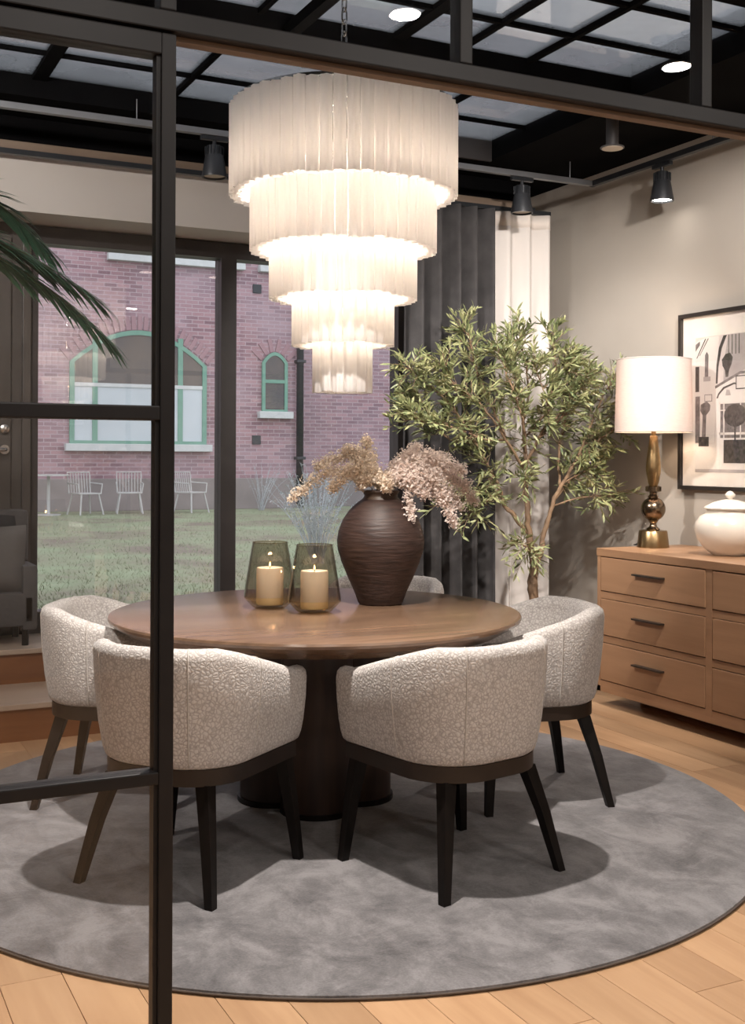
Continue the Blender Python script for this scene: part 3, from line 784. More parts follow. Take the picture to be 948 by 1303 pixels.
sp = [((-.37,.0,-.02), (-.20,.0,.10), 'L', 260, .040), ((-.27,.05,.115), (-.10,.03,.16), 'L', 260, .045), ((-.06,.05,.23), (-.05,.03,.12), 'L', 260, .045), ((-.20,-.06,.02), (-.09,-.04,.12), 'L', 240, .045),
      ((.36,.05,.03), (.18,.03,.14), 'R', 300, .05), ((.34,-.02,.10), (.16,0,.15), 'R', 300, .05), ((.30,-.1,-.12), (.20,-.06,.08), 'R', 300, .045), ((.12,-.10,-.10), (.10,-.07,.07), 'R', 240, .035), ((.15,.06,.20), (.08,.03,.13), 'R', 240, .035), ((.22,.0,.05), (.10,.0,.11), 'R', 300, .05), ((.02,-.08,.03), (.02,-.05,.06), 'L', 220, .045), ((.40,.10,-.03), (.22,.08,.12), 'R', 240, .045), ((-.08,-.07,.04), (-.05,-.05,.09), 'L', 260, .05), ((.27,.06,.16), (.12,.05,.15), 'R', 240, .045),
      ((.26,-.05,-.02), (.13,-.03,.09), 'R', 320, .05), ((.33,.02,-.05), (.19,.0,.08), 'R', 300, .05), ((.18,-.08,.0), (.09,-.05,.08), 'R', 280, .045), ((-.15,.02,.19), (-.07,.02,.14), 'L', 260, .04)]
SL = ['longest beige feathery spray, reaching over the candle holders', 'beige feathery spray arching high over the vase toward the window mullion', 'beige feathery spray standing upright as the tallest in the vase', 'beige feathery spray drooping between the vase and the candle holder',
      'blush feathery spray reaching into the olive tree foliage', 'blush feathery spray held level in front of the grey curtain', 'blush feathery spray hanging lowest, next to the low olive leaves', 'slim blush feathery tassel hanging down the side of the vase', 'slim blush feathery spray rising above the others beside the dark window frame', 'dense blush feathery spray filling the vase mouth toward the tree', 'short beige feathery spray hanging over the front of the vase neck', 'far reaching blush feathery spray ending beside the sheer curtain', 'short dense beige feathery spray crowding the vase mouth toward the window', 'blush feathery spray fanning up before the grey velvet curtain', 'blush feathery spray sagging under the level one in front of the grey curtain', 'blush feathery spray drooping just above the low olive leaves', 'short blush feathery spray bending over the shoulder of the vase', 'beige feathery spray leaning just below the tallest upright one']
for si, (tip, mid, s_, n, r) in enumerate(sp):
    spray(tip, mid, .42, n, r, MT['plumeL'] if s_ == 'L' else MT['plumeR'],
          SL[si])

# ================================================================== CHANDELIER
CX, CY = .075, -.075
cd = thing('tiered_chandelier', 'five tier chandelier of frosted white glass tubes above the table', 'chandelier', (CX, CY, 1.60))
Z0 = 1.60
tiers = [(.420, 2.364, 2.705, 54), (.340, 2.150, 2.385, 45), (.265, 1.965, 2.17, 36), (.178, 1.785, 1.985, 25), (.095, 1.603, 1.805, 13)]
def tube_mesh(L, r):
    prof = []
    n = 36
    for k in range(n):
        a = 2*PI*k/n
        rr = r*(.92 + .09*math.cos(6*a))
        prof.append((rr*math.cos(a), rr*math.sin(a)))
    vs_ = [(u, v, 0) for u, v in prof] + [(u, v, L) for u, v in prof]
    inn = [(u*.80, v*.80) for u, v in prof]
    me = MB().add(vs_, [(i, (i+1)%n, n+(i+1)%n, n+i) for i in range(n)] + [tuple(range(n, 2*n))]).mesh('glass_tube')
    me.materials.append(MT['tube'])
    for p in me.polygons: p.use_smooth = len(p.vertices) == 4
    return me
for (r, za, zb, n) in tiers:
    tr_ = 2*PI*r/n*.515
    me = tube_mesh(zb-za, tr_)
    for k in range(n):
        a = 2*PI*(k+.5)/n
        inst(me, 'glass_tube', cd, (r*math.cos(a), r*math.sin(a), za-Z0+random.uniform(-.004,.004)), (0,0,a+random.choice((0,PI/3,.2))))
    MB().lathe([(r-.006,zb-Z0),(r+.004,zb-Z0),(r+.004,zb-Z0+.012),(r-.006,zb-Z0+.012)], 64, close=True).build('tier_ring', MT['chrome'], cd, True, None, 40)
    for q in range(4):
        a = q*PI/2+.4; MB().tube([(0,0,zb-Z0+.006),(r*math.cos(a), r*math.sin(a), zb-Z0+.006)], .004, 5).build('spoke', MT['chrome'], cd)
MB().tube([(0,0,1.80-Z0),(0,0,2.73-Z0)], .010, 10).build('centre_rod', MT['chrome'], cd, True)
bulbm = MB().lathe([(0,-.03),(.012,-.024),(.019,-.008),(.017,.012),(.008,.026),(.006,.04),(0,.04)], 14).mesh('bulb'); bulbm.materials.append(MT['bulb'])
for p in bulbm.polygons: p.use_smooth = True
for (r, z, nb, pw) in ((.28, 2.49, 8, 3.5), (.21, 2.26, 5, 1.1), (.15, 2.07, 4, .5), (.08, 1.89, 3, .3)):
    for q in range(nb):
        a = 2*PI*q/nb + z
        inst(bulbm, 'bulb', cd, (r*math.cos(a), r*math.sin(a), z-Z0))
        MB().tube([(0,0,z-Z0+.045),(r*math.cos(a), r*math.sin(a), z-Z0+.045)], .004, 5).build('bulb_arm', MT['chrome'], cd)
        lamp('POINT', 'bulb_light', (r*math.cos(a), r*math.sin(a), z-Z0-.045), pw, WARM, cd, size=.03)
linkM = MB()
for s_ in (0,):
    pts = []
    for k in range(20):
        a = 2*PI*k/20; pts.append(Vector((.012*math.cos(a), 0, .026*math.sin(a) + (.006 if math.sin(a) > 0 else -.006))))
    pts.append(pts[0]); linkM.tube(pts, .0035, 6, False)
lm = linkM.mesh('chain_link'); lm.materials.append(MT['chrome'])
MB().ring_torus((0,0,2.745-Z0), .022, .005, 20, 6, Matrix.Rotation(PI/2, 3, 'X')).build('hanging_ring', MT['chrome'], cd, True)
zz = 2.79; k = 0
while zz < 3.17:
    inst(lm, 'chain_link', cd, (0,0,zz-Z0), (0,0,PI/2*(k%2)+.3)); zz += .047; k += 1

# ================================================================== SIDEBOARD AND WHAT STANDS ON IT
sb = thing('sideboard', 'light oak six drawer sideboard against the grey wall', 'sideboard', (0, 0, 0))
SX0, SX1_, SYa, SYb, SH = 2.125, XW-.005, -.75, 1.0, .858
MB().box((SX0, SYa, .075), (SX1_, SYb, .105)).build('bottom_board', MT['sidewood'], sb)
MB().box((SX0-.004, SYa-.004, SH-.042), (SX1_, SYb+.004, SH), .003).build('top_board', MT['sidewood'], sb)
for (ya, yb) in ((SYa, SYa+.03), (SYb-.03, SYb)): MB().box((SX0, ya, .075), (SX1_, yb, SH-.042)).build('side_board', MT['sidewood'], sb)
MB().box((SX1_-.02, SYa+.03, .105), (SX1_, SYb-.03, SH-.042)).build('back_board', MT['sidewood'], sb)
mid = (SYa+SYb)/2
MB().box((SX0, mid-.022, .105), (SX1_-.02, mid+.022, SH-.042)).build('divider', MT['sidewood'], sb)
MB().box((SX0+.22, SYa+.1, 0), (SX1_-.03, SYb-.1, .075)).build('plinth', MT['blackwood'], sb)
rows = [(.145, .345), (.385, .585), (.625, .805)]
for za in (.118, .3655, .605): MB().box((SX0+.001, SYa+.03, za-.018), (SX1_-.05, SYb-.03, za+.018)).build('rail', MT['sidewood'], sb)
for (ya, yb) in ((mid+.026, SYb-.034), (SYa+.034, mid-.026)):
    for (za, zb) in ((.141,.343), (.388,.583), (.628,.811)):
        d = MB().box((SX0-.003, ya, za), (SX0+.40, yb, zb), .003).build('drawer', MT['sidewood'], sb)
        yc = (ya+yb)/2; zc = za + (zb-za)*.62
        MB().box((SX0-.032, yc-.115, zc-.005), (SX0-.002, yc+.115, zc+.004), .001).build('handle', MT['pewter'], d)
# table lamp
tl = thing('table_lamp', 'turned antique brass table lamp with linen drum shade', 'lamp', (2.443, .916, SH))
MB().lathe([(0,0),(.088,0),(.088,.006),(.078,.088),(.074,.094),(0,.094)], 40).build('base', MT['brass'], tl, True, None, 35)
MB().lathe([(0,.092),(.034,.094),(.038,.102),(.022,.116),(.017,.132),(.026,.146),(.030,.152)], 28).build('lower_neck', MT['antique'], tl, True, None, 50)
MB().lathe([(.020,.146)] + [(.0675*math.sin(a), .2135-.0675*math.cos(a)) for a in [PI*(.12+.76*k/14) for k in range(15)]] + [(.02,.28)], 36).build('ball', MT['antique'], tl, True)
MB().lathe([(.02,.272),(.030,.282),(.020,.294),(.022,.304),(.044,.312),(.044,.338),(.030,.343),(.0,.343)], 28).build('collar', MT['antique'], tl, True, None, 40)
MB().lathe([(.022,.341),(.030,.36),(.041,.42),(.0415,.45),(.037,.50),(.028,.57),(.022,.618),(.016,.622),(0,.622)], 16).build('stem', MT['brass'], tl, True, None, 30)
MB().lathe([(0,.62),(.013,.62),(.013,.67),(0,.67)], 16).build('socket', MT['brass'], tl, True, None, 40)
SZ0, SZ1 = .640, 1.048
MB().lathe([(.213,SZ0),(.204,SZ1),(.201,SZ1),(.210,SZ0)], 56, close=True).build('lamp_shade', MT['shade'], tl, True, None, 40)
MB().ring_torus((0,0,SZ0+.003), .2125, .003, 56, 6).build('shade_trim', MT['shade'], tl, True)
MB().ring_torus((0,0,SZ1-.003), .2035, .003, 56, 6).build('shade_trim', MT['shade'], tl, True)
MB().lathe([(0,.66),(.018,.67),(.032,.71),(.030,.74),(.014,.765),(0,.77)], 18).build('bulb', MT['bulb'], tl, True)
for q in range(3):
    a = q*2*PI/3; MB().tube([(0,0,.655),(.2*math.cos(a),.2*math.sin(a),.655)], .003, 5).build('shade_spider', MT['brass'], tl)
lamp('POINT', 'table_lamp_light', (0,0,.80), 6.5, (1,.76,.55), tl, size=.04)
MB().tube([(-.02,.085,.004),(-.03,.13,.006),(.02,.17,.006),(.12,.14,.004),(.25,.18,.004)], .003, 6).build('cord', MT['cord'], tl, True)
# lidded jar
gj = thing('ginger_jar', 'glossy white lidded ceramic jar on the sideboard', 'jar', (2.46, .34, SH))
MB().lathe([(0,0),(.085,0),(.092,.006),(.13,.035),(.165,.085),(.178,.13),(.172,.165),(.150,.198),(.128,.212),(.118,.222),(.118,.238),(.100,.238),(0,.23)], 56).build('body', MT['ceramic'], gj, True, None, 50)
MB().lathe([(0,.236),(.128,.236),(.131,.243),(.120,.252),(.085,.270),(.04,.283),(.018,.287),(0,.288)], 48).build('lid', MT['ceramic'], gj, True, None, 50)
MB().lathe([(0,.284),(.014,.286),(.013,.293),(.025,.303),(.026,.312),(.012,.326),(0,.330)], 24).build('knob', MT['ceramic'], gj, True)

# ================================================================== PICTURE
pf = thing('framed_print', 'black framed black and white street photograph behind the lamp', 'picture', (XW, 1.02, 1.177))
FW, FH, FB = .98, 1.0, .022
def P(u, v): return (-u, v)       # u runs toward the showroom along the wall
def slab(pts, t0, t1): return MB().prism([(-u, v) for u, v in pts], 'x', -t0, -t1)
def rect(u0, v0, u1, v1): return [(u0,v0),(u1,v0),(u1,v1),(u0,v1)]
slab(rect(0,0,FW,FB), .002, .034).build('frame_bar', MT['frameb'], pf); slab(rect(0,FH-FB,FW,FH), .002, .034).build('frame_bar', MT['frameb'], pf)
slab(rect(0,FB,FB,FH-FB), .002, .034).build('frame_bar', MT['frameb'], pf); slab(rect(FW-FB,FB,FW,FH-FB), .002, .034).build('frame_bar', MT['frameb'], pf)
slab(rect(FB,FB,FW-FB,FH-FB), .002, .014).build('mat_board', MT['mat_board'], pf)
U0, V0, U1, V1 = .125, .10, FW-.125, .858
pr = slab(rect(U0,V0,U1,V1), .014, .0148).build('print', MT['p_light'], pf)
SC = lambda x_, y_: (U0 + (x_-140)*.00116, V0 + (1090-y_)*.000862)
def ink(name, pts, m, lay=1): slab([SC(*p) for p in pts], .0148, .0148+.0003*lay).build(name, MT[m], pr)
def R4(a, b, c, d): return [(a,b),(c,b),(c,d),(a,d)]
ink('printed_ground', R4(140,905,766,1085), 'p_white'); ink('printed_kerb', R4(140,1070,766,1090), 'p_soft', 2)
ink('printed_wall', [(140,240),(215,215),(300,215),(270,900),(140,900)], 'p_white')
ink('printed_roof', [(146,345),(152,345),(214,222),(206,222)], 'p_dark', 2); ink('printed_roof', [(166,330),(171,330),(232,222),(224,222)], 'p_mid', 2); ink('printed_roof', [(140,255),(170,235),(170,260),(140,300)], 'p_mid', 2)
ink('printed_shutter', R4(140,400,166,565), 'p_dark', 2); ink('printed_hedge', R4(140,595,172,900), 'p_mid', 2)
ink('printed_window', [(204,490),(228,490),(230,330),(218,308),(206,330)], 'p_mid', 2); ink('printed_balcony', R4(196,470,244,500), 'p_soft', 3)
ink('printed_arch', [(280,520),(292,520),(296,420),(318,300),(352,215),(330,215),(300,290),(284,400)], 'p_dark', 2)
ink('printed_arch_window', [(330,520),(335,380),(362,215),(470,215),(480,440),(400,470)], 'p_soft', 2)
for x_ in (362, 385, 408, 430): ink('printed_glazing', R4(x_,215,x_+5,340), 'p_dark', 3)
ink('printed_plant', [(320,370),(345,335),(375,330),(392,360),(385,400),(368,440),(362,482),(345,482),(342,440),(325,410)], 'p_dark', 3)
ink('printed_cornice', [(275,535),(440,452),(766,452),(766,470),(440,470),(278,552)], 'p_mid', 3)
ink('printed_lintel_arch', [(285,615),(296,585),(330,545),(400,520),(470,530),(470,540),(400,532),(338,556),(304,592),(295,615)], 'p_dark', 3)
ink('printed_shop_wall', [(278,552),(440,470),(766,470),(766,880),(278,915)], 'p_white', 2)
ink('printed_sign', R4(412,478,520,565), 'p_dark', 4); ink('printed_sign', R4(418,485,514,558), 'p_white', 5); ink('printed_lettering', [(345,600),(352,562),(372,566),(380,600)], 'p_soft', 4)
ink('printed_shop_window', R4(305,650,600,870), 'p_mid', 3)
for x_ in (305, 332, 440): ink('printed_shop_bar', R4(x_,645,x_+7,872), 'p_white', 4)
ink('printed_shop_bar', R4(305,640,600,652), 'p_white', 4); ink('printed_shop_bar', R4(305,690,600,696), 'p_white', 4); ink('printed_shop_bar', R4(300,835,600,850), 'p_white', 4)
ink('printed_small_sign', R4(204,586,256,632), 'p_mid', 3); ink('printed_small_sign', R4(208,590,252,628), 'p_white', 4)
ink('printed_palm', [(186,870),(192,720),(175,690),(178,650),(198,640),(220,630),(244,655),(240,690),(216,720),(212,870)], 'p_mid', 3); ink('printed_pot', R4(164,860,234,922), 'p_dark', 4)
ink('printed_topiary', [(410+74*math.cos(a), 728+72*math.sin(a)) for a in [2*PI*k/22 for k in range(22)]], 'p_dark', 5)
ink('printed_stem', R4(404,795,414,885), 'p_dark', 5); ink('printed_box_hedge', R4(335,882,500,1030), 'p_dark', 5)
slab(rect(FB,FB,FW-FB,FH-FB), .020, .023).build('picture_glass', MT['glass'], pf)

# wall socket
ws = thing('wall_socket', 'small white wall socket half hidden by the olive trunk', 'socket', (XW, 2.40, .80))
MB().box((-.012, -.04, 0), (0, .04, .085), .003).build('plate', MT['socket'], ws); MB().lathe([(0,0),(.016,0),(.016,.004),(0,.004)], 16).build('outlet', MT['cord'], ws, False, (-.0125, 0, .045)).rotation_euler = (0, -PI/2, 0)

# ================================================================== CURTAINS
def curtain(name, label, xa, xb, folds, amp, y, mat, zt=2.915, zb=.012, flare=0.0, headband=None):
    t = thing(name, label, 'curtain', ((xa+xb)/2, y, 0))
    n = folds*14; xc = (xa+xb)/2
    levels = [zb, .3, .8, 1.3, 1.8, 2.3, 2.6, 2.8, zt]
    vs_ = []; fs_ = []
    ph = [random.uniform(-.5,.5) for _ in range(folds+2)]
    for li, z in enumerate(levels):
        q = (z-zb)/(zt-zb)
        for k in range(n+1):
            s_ = k/n; a = s_*folds*2*PI
            f_ = int(s_*folds)
            am = amp*(.55 + .45*(1-q))*(1+.35*ph[min(f_, folds)])
            yy = am*(math.sin(a) + .28*math.sin(2*a+ph[f_])*(1-q*.4))
            xx = xa + (xb-xa)*s_ + .012*math.sin(a*2)*(1-q)
            xx = xx - flare*(1-s_)*sm((1-q)*3)
            vs_.append((xx-xc, yy, z))
    m = n+1
    for i in range(len(levels)-1):
        for k in range(n): fs_.append((i*m+k, i*m+k+1, (i+1)*m+k+1, (i+1)*m+k))
    o = MB().add(vs_, fs_).build('drape', mat, t, True)
    so = o.modifiers.new('thickness', 'SOLIDIFY'); so.thickness = .003
    if headband:
        hv = [(v[0], v[1]-.004, v[2]) for v in vs_[-m:]] + [(v[0], v[1]-.004, v[2]-.09) for v in vs_[-m:]]
        hb = MB().add(hv, [(k, k+1, m+k+1, m+k) for k in range(n)]).build('heading_band', headband, t, True)
        so = hb.modifiers.new('thickness', 'SOLIDIFY'); so.thickness = .003
    return t
curtain('velvet_curtain', 'dark grey velvet curtain hanging beside the window', 1.455, 2.085, 5, .085, 2.02, MT['velvet'])
curtain('sheer_curtain', 'white sheer curtain hanging next to the grey velvet curtain', 2.08, 2.525, 3, .042, 2.04, MT['sheer'], headband=MT['sheerband'])
cr_ = thing('curtain_rail', 'slim black curtain rail under the ceiling strip', 'rail', (0, 2.05, 2.93))
MB().box((XL, -.018, -.012), (2.53, .018, .016), .003).build('rail', MT['track'], cr_)
for xx in (-2.5, -1.0, .5, 1.5, 2.4): MB().box((xx-.012, -.012, .014), (xx+.012, .16, .03)).build('bracket', MT['track'], cr_)

# ================================================================== TRACK LIGHTING
tk = thing('lighting_track', 'thin rectangular lighting track hung under the black ceiling', 'lighting track', (0, 0, 3.05))
MB().box((XL+.05, 1.632, -.014), (2.59, 1.668, .018), .002).build('track_bar', MT['trackgrey'], tk)
MB().box((2.556, -1.85, -.014), (2.59, 1.668, .018), .002).build('track_bar', MT['track'], tk)
for (xx, yy) in ((-.29, 1.65), (1.2, 1.65), (2.4, 1.65), (2.573, .6), (2.573, -1.0), (-2.2, 1.65)):
    MB().tube([(xx, yy, .01), (xx, yy, CEIL-3.05+.002)], .003, 6).build('suspension_rod', MT['trackgrey'], tk)
def spot(loc, label, lit, rotz=0, target=None, power=0, angle=60, col=NEUT):
    t = thing('track_spotlight', label, 'spotlight', loc, rotz, group='track spotlights under the ceiling')
    # origin at the track underside
    MB().box((-.075, -.014, -.022), (.075, .014, 0), .003).build('adapter', MT['track'], t)
    MB().tube([(0,0,-.02),(0,0,-.055)], .010, 10).build('swivel', MT['spotbody'], t)
    MB().lathe([(0,-.05),(.036,-.05),(.040,-.058),(.044,-.095),(.0475,-.102),(.066,-.205),(.066,-.215),(.060,-.215),(.056,-.20),(0,-.195)], 32).build('body', MT['spotbody'], t, True, None, 30)
    for k in range(16):
        a = 2*PI*k/16
        o = MB().box((.030, -.0022, -.102), (.050, .0022, -.056)).build('cooling_fin', MT['track'], t); o.rotation_euler = (0,0,a)
    MB().lathe([(0,-.205),(.057,-.205),(.057,-.2),(0,-.2)], 32).build('lens', MT['spotlens'] if lit else MT['spotdim'], t)
    if power: lamp('SPOT', 'spot_light', (0,0,-.225), power, col, t, target, .03, angle, .5)
    return t
spot((2.573, 1.007, 3.034), 'lit conical track spotlight in front of the right grey wall', True, PI/2, (1.6, .4, 0.0), 90, 46)
spot((2.05, 1.65, 3.034), 'unlit conical track spotlight above the sheer curtain', False)
spot((.124, 1.65, 3.034), 'unlit conical track spotlight beside the chandelier above the window soffit', False)
# cylinder downlights
def downlight(loc, label, lit, target=None, power=0, angle=95, length=.16, group=None, lens=None, size=.05):
    t = thing('cylinder_downlight', label, 'downlight', (loc[0], loc[1], CEIL), 0, group)
    MB().lathe([(0,.001),(.034,.001),(.034,-length+.012),(.062,-length+.006),(.064,-length),(.058,-length-.002),(0,-length+.001)], 32).build('body', MT['cylbody'], t, True, None, 30)
    MB().lathe([(0,-length-.004),(.056,-length-.004),(.056,-length),(0,-length)], 28).build('lens', lens or (MT['downlens'] if lit else MT['spotdim']), t)
    if power and angle >= 150: lamp('AREA', 'down_light', (0,0,-length-.006), power*.27, NEUT, t, target, .108)
    elif power: lamp('SPOT', 'down_light', (0,0,-length-.02), power, NEUT, t, target, size, angle, .6)
    return t
downlight((2.05, .79), 'grey cylinder downlight on the black ceiling near the right wall', False, length=.165)
downlight((-.40, -1.02), 'lit cylinder downlight in the ceiling above the gap between two chairs', True, (-.42, -1.0, 0), 430, 84, size=.03)
downlight((-.51, .49), 'lit cylinder downlight on the cross beam aimed at the olive tree', True, (1.95, 1.35, 1.5), 420, 48)
downlight((.95, -1.02), 'added cylinder downlight in the ceiling brightening the curtains', True, (1.95, 2.0, 1.7), 480, 58)  # lamp added out of view to brighten the tree and curtains
downlight((-1.6, .49), 'added cylinder downlight on the cross beam brightening the window soffit', True, (-.2, 2.2, 2.2), 150, 85)  # extra lamp out of view, put in to lift the soffit
downlight((-2.35, -.95), 'added cylinder downlight in the ceiling brightening the red oak steps', True, (-1.1, 1.6, .3), 220, 70)  # unseen lamp added because the steps came out too dark
downlight((1.6, -1.02), 'added cylinder downlight in the ceiling brightening the framed print and wall', True, (2.65, 1.1, 1.3), 370, 84)  # unseen lamp put in to light the grey wall around the print
for i, (xx, yy) in enumerate(((-2.38, -3.6), (-1.09, -3.6), (.20, -3.61), (1.49, -3.6), (-2.2, -5.6), (.5, -5.6), (1.77, -5.6))):
    downlight((xx, yy), 'lit cylinder downlight in a row on the showroom ceiling', True, (xx, yy, 0), 62, 150, group='showroom ceiling downlights')

# ================================================================== OLIVE TREE
TX, TY = 1.93, 1.35
ot = thing('olive_tree', 'leafy potted olive tree in front of the sheer curtain', 'tree', (TX, TY, 0))
MB().lathe([(0,0),(.13,0),(.15,.02),(.18,.30),(.185,.32),(.17,.32),(.165,.28),(0,.28)], 36).build('pot', MT['pot'], ot, True, None, 40)
MB().lathe([(0,.285),(.166,.285),(.166,.27),(0,.27)], 24).build('soil', MT['soil'], ot)
def tp(xpx, ypx, d=0.0):   # sketch units: right, up (in 4.5 mm steps from the trunk foot), depth
    return Rv*((xpx-677)*(.00450 + (.0003 if xpx > 720 else 0))) + Vector((0,0,1.352-(ypx-583)*.00450)) + Fv*(d + .40*max(0, (xpx-700)/90))
branches = [  # control points, radius start, radius end, foliage from
    ([(677,824,0),(676,790,.01),(679,760,0),(678,735,0),(681,712,0)], .036, .026, 9),
    ([(681,712,0),(674,690,0),(671,660,-.02),(668,620,-.03),(668,580,-.02),(664,530,0),(655,470,.05),(652,432,.06)], .022, .005, .42),
    ([(671,678,0),(652,655,-.02),(640,640,-.03),(634,622,-.05),(622,600,-.06),(600,560,-.12),(572,520,-.16),(540,490,-.2),(520,475,-.22)], .014, .003, .45),
    ([(640,640,-.03),(618,628,-.08),(596,626,-.14),(572,634,-.2)], .007, .002, .35),
    ([(668,600,-.02),(650,570,.05),(628,520,.1),(608,470,.14),(600,430,.15),(592,418,.15)], .010, .003, .35),
    ([(668,590,-.02),(684,556,-.06),(696,520,-.08),(704,470,-.06),(697,430,-.04)], .010, .003, .3),
    ([(668,600,0),(640,560,-.12),(610,520,-.2),(575,495,-.26),(560,470,-.28)], .009, .003, .35),
    ([(681,716,0),(690,700,.02),(694,676,.03),(703,645,.03),(716,618,.02),(735,585,0),(752,545,-.03),(772,500,-.05),(786,480,-.05)], .018, .003, .5),
    ([(708,635,.03),(735,606,.08),(765,572,.12),(790,548,.14)], .009, .002, .35),
    ([(703,645,.03),(725,636,-.08),(755,632,-.12),(786,630,-.14)], .006, .002, .55),
    ([(716,618,.02),(716,580,.1),(724,530,.14),(735,490,.15),(742,470,.15)], .009, .003, .35),
    ([(700,540,-.06),(725,500,-.12),(742,480,-.14)], .007, .002, .2),
    ([(735,585,0),(762,560,-.12),(782,545,-.18)], .006, .002, .3),
    ([(664,540,0),(676,500,.12),(672,455,.16),(665,420,.16)], .008, .003, .3),
    ([(640,560,-.1),(612,560,-.2),(570,545,-.26),(535,540,-.3),(520,530,-.3)], .007, .002, .3),
    ([(678,720,-.01),(670,700,-.06),(662,690,-.09)], .006, .002, .5),
    ([(668,580,-.02),(660,530,-.12),(640,480,-.16),(630,450,-.18)], .008, .003, .3), ([(684,556,-.06),(712,530,-.1),(720,480,-.1),(716,455,-.1)], .008, .003, .3), ([(716,618,.02),(745,600,-.05),(768,590,-.08)], .006, .002, .3), ([(664,560,0),(690,520,-.14),(672,470,-.18)], .007, .002, .3), ([(634,622,-.05),(612,640,-.12),(595,652,-.16)], .005, .002, .4),
    ([(600,560,-.12),(570,560,-.05),(540,515,0),(530,500,.0)], .006, .002, .3),
]
anchors = []
for ctrl, r0, r1, fol in branches:
    P_ = [tp(*c) for c in ctrl]; n = (len(P_)-1)*5
    pts = []
    for k in range(n+1):
        q = k/5; i = min(int(q), len(P_)-2); f_ = q-i
        a = P_[max(i-1,0)]; b_ = P_[i]; c = P_[i+1]; d = P_[min(i+2, len(P_)-1)]
        p = .5*((2*b_) + (-a+c)*f_ + (2*a-5*b_+4*c-d)*f_*f_ + (-a+3*b_-3*c+d)*f_**3)
        pts.append(p + Vector((random.gauss(0,1), random.gauss(0,1), 0))*.0035)
        if k/n >= fol: anchors.append((pts[-1], k/n))
    if fol > 1: pts = [Vector((pts[0].x, pts[0].y, .275))] + pts
    MB().tube(pts, [(r0+(r1-r0)*k/(len(pts)-1))*random.uniform(.9,1.1) for k in range(len(pts))], 9).build('trunk' if fol > 1 else 'branch', MT['bark'], ot, True)
leaf_me = MB().add([(0,0,0),(.35,.095,.012),(.7,.085,.016),(1,0,-.02),(.7,-.085,.016),(.35,-.095,.012),(.35,0,-.005),(.7,0,-.003)],
                   [(0,1,6),(0,6,5),(1,2,7,6),(6,7,4,5),(2,3,7),(7,3,4)]).mesh('leaf'); leaf_me.materials.append(MT['leaf'])
for p in leaf_me.polygons: p.use_smooth = True
twigs = MB(); fol_ = MB(); leaves = []; cenT = tp(665, 540, 0); olives = []
for (a, q) in anchors:
    for s_ in range(4 if random.random() < .62 else 3):
        out = (a-cenT); out.z *= .6
        d = (out.normalized()*.55 + Vector((random.gauss(0,.6), random.gauss(0,.6), random.gauss(.35,.5)))).normalized()
        L = random.uniform(.07, .17)
        e = a + d*L + Vector((0,0,-.012)); m_ = a + d*L*.55 + Vector((0,0,.008))
        if (TX + e.x) > XW-.08 or math.hypot(TX+e.x-2.443, TY+e.y-.916) < .31 or math.hypot(TX+a.x-2.443, TY+a.y-.916) < .29: continue
        twigs.tube([a, m_, e], [.0022,.0016,.001], 4)
        for j in range(9):
            f_ = .25 + .75*j/8; b_ = a*(1-f_)**2 + m_*2*f_*(1-f_) + e*f_*f_
            side = d.cross(Vector((random.gauss(0,.4), random.gauss(0,.4), 1))).normalized()*(1 if j % 2 else -1)
            ld = (d*.75 + side*random.uniform(.4,.9) + Vector((0,0,random.gauss(.05,.35)))).normalized()
            leaves.append((b_, ld, random.uniform(.045,.075)))
        if random.random() < .03: olives.append(e + Vector((0,0,-.02)))
random.shuffle(leaves)
leaves.sort(key=lambda l: -l[2]*(1.0 if (l[0].dot(Fv) < 0.02) else .6))
for k, (b_, ld, L) in enumerate(leaves):
    qn = ld.to_track_quat('X', 'Z'); qn = qn @ Matrix.Rotation(random.uniform(-1.2,1.2), 3, 'X').to_quaternion()
    if k < 300:
        o = inst(leaf_me, 'leaf', ot, b_, (0,0,0), (L, L, L)); o.rotation_mode = 'QUATERNION'; o.rotation_quaternion = qn
    else:
        fol_.add([b_ + qn @ (Vector(v.co)*L) for v in leaf_me.vertices], [tuple(p.vertices) for p in leaf_me.polygons])
twigs.build('twigs', MT['bark'], ot)['kind'] = 'stuff'
fol_.build('foliage', MT['leaf'], ot, True)['kind'] = 'stuff'
om = MB().lathe([(0,-.011),(.006,-.008),(.0085,0),(.006,.008),(0,.011)], 10).mesh('olive'); om.materials.append(MT['olive'])
for p in olives[:18]: inst(om, 'olive', ot, p)

# ================================================================== LEFT SIDE: PALM AND REFLECTED SOFA
pm = thing('potted_palm', 'dark green potted palm with arching fronds behind the glass door', 'palm', (-1.62, .72, 0))
MB().lathe([(0,0),(.15,0),(.17,.02),(.20,.36),(.185,.36),(.175,.32),(0,.32)], 32).build('pot', MT['pot'], pm, True, None, 40)
MB().tube([(0,0,.3),(.01,.01,.9),(-.01,0,1.5),(0,0,1.86)], [.045,.038,.034,.04], 10).build('trunk', MT['bark'], pm, True)
fr = [((.30,.02,2.20),(.62,.05,2.12),(.93,.06,1.90)), ((.28,-.03,2.24),(.55,-.05,2.20),(.84,-.06,2.05)), ((.20,0,2.36),(.45,.03,2.42),(.68,.05,2.26)), ((.1,-.25,2.2),(.15,-.5,2.2),(.2,-.75,2.0)), ((-.3,.1,2.2),(-.6,.1,2.2),(-.85,.1,1.95)), ((.1,.3,2.25),(.2,.5,2.3),(.3,.68,2.1))]
lfm = MB().add([(0,0,0),(.3,.035,-.01),(.7,.028,-.05),(1,0,-.13),(.7,-.028,-.05),(.3,-.035,-.01),(.3,0,-.002),(.7,0,-.04)], [(0,1,6),(0,6,5),(1,2,7,6),(6,7,4,5),(2,3,7),(7,3,4)]).mesh('leaflet'); lfm.materials.append(MT['palmleaf'])
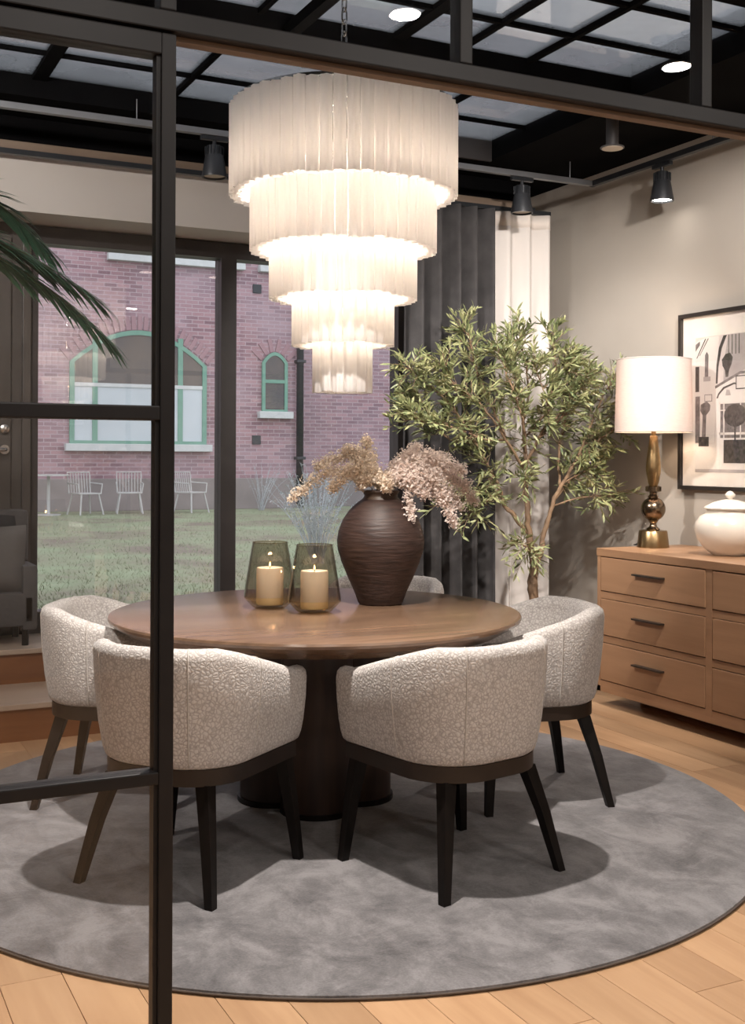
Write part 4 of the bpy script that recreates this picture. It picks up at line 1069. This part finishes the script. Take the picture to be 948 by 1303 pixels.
for a, b_, c in fr:
    ctrl = [Vector((0,0,1.84)), Vector(a), Vector(b_), Vector(c)]
    def cv(q):
        q *= 3; i = min(int(q), 2); f_ = q-i
        A = ctrl[max(i-1,0)]; B = ctrl[i]; C_ = ctrl[i+1]; D = ctrl[min(i+2,3)]
        return .5*((2*B) + (-A+C_)*f_ + (2*A-5*B+4*C_-D)*f_*f_ + (-A+3*B-3*C_+D)*f_**3)
    pts = [cv(k/16) for k in range(17)]
    fd = MB().tube(pts, [.008-.006*k/16 for k in range(17)], 6).build('frond', MT['palmstem'], pm, True)
    for k in range(34):
        q = .22 + .78*k/33; p = cv(q); t_ = (cv(min(1,q+.02)) - cv(q-.02)).normalized()
        sd = t_.cross(Vector((0,0,1))).normalized()
        for s_ in (1, -1):
            ld = (t_*(.75+.5*q) + sd*s_*(.75-.35*q) + Vector((0,0,random.uniform(-.30,.0)))).normalized()
            o = inst(lfm, 'leaflet', fd, p, (0,0,0), (1,1,1)); L = .27*(1-.35*abs(q-.55))*random.uniform(.85,1.1)
            o.rotation_mode = 'QUATERNION'; o.rotation_quaternion = ld.to_track_quat('X', 'Z'); o.scale = (L, L*1.6, L)
sf = thing('sofa_reflection', 'dark grey sofa reflection built as a solid seat on the platform', 'sofa', (-1.32, 2.02, .36))  # solid stand-in for a sofa reflected in glass
MB().box((-.62, .02, .10), (.62, .40, .28), .03).build('seat', MT['sofa'], sf, True, None, 40); MB().box((-.62, .30, .12), (.62, .40, .70), .03).build('backrest', MT['sofa'], sf, True, None, 40)
for s_ in (-1, 1): MB().box((s_*.62, .02, .08), (s_*.54, .40, .42), .02).build('armrest', MT['sofa'], sf, True, None, 40)
for sx in (-1, 1):
    for yy in (.05, .36): MB().tube([(sx*.56, yy, 0), (sx*.56, yy, .11)], .018, 8).build('leg', MT['blackwood'], sf)
def cushion(loc, rot, s_, mat, label):
    bm = bmesh.new(); bmesh.ops.create_grid(bm, x_segments=10, y_segments=10, size=.5)
    top_ = []
    vs_ = []; fs_ = []
    n = 11
    for sgn in (1, -1):
        for i in range(n):
            for j in range(n):
                u = i/(n-1)*2-1; v = j/(n-1)*2-1
                pin = 1 - .10*(1-abs(u))*abs(v)**2 if False else 1
                hgt = .17*((1-u**4)*(1-v**4))**.6
                k_ = 1 - .06*(u*u*(1-abs(v)) + v*v*(1-abs(u)))
                vs_.append((u*.5*k_*s_, sgn*hgt*s_, (v*.5*k_+.5)*s_))
    for b_ in (0, n*n):
        for i in range(n-1):
            for j in range(n-1): fs_.append((b_+i*n+j, b_+(i+1)*n+j, b_+(i+1)*n+j+1, b_+i*n+j+1))
    bm.free()
    o = MB().add(vs_, fs_).build('reflected_cushion', mat, None, True); o.location = loc; o.rotation_euler = rot
    tag(o, label, 'cushion', 'throw cushions of the reflected sofa'); return o
cushion((-.96, 2.255, .63), (-.16, 0, .1), .42, MT['cushdark'], 'black linen cushion of the reflected sofa, built solid')  # cushions modelled solid as part of the same reflection
cushion((-.925, 2.10, .632), (-.20, 0, -.05), .36, MT['cushgrey'], 'taupe grey cushion of the reflected sofa, in front of the black one')
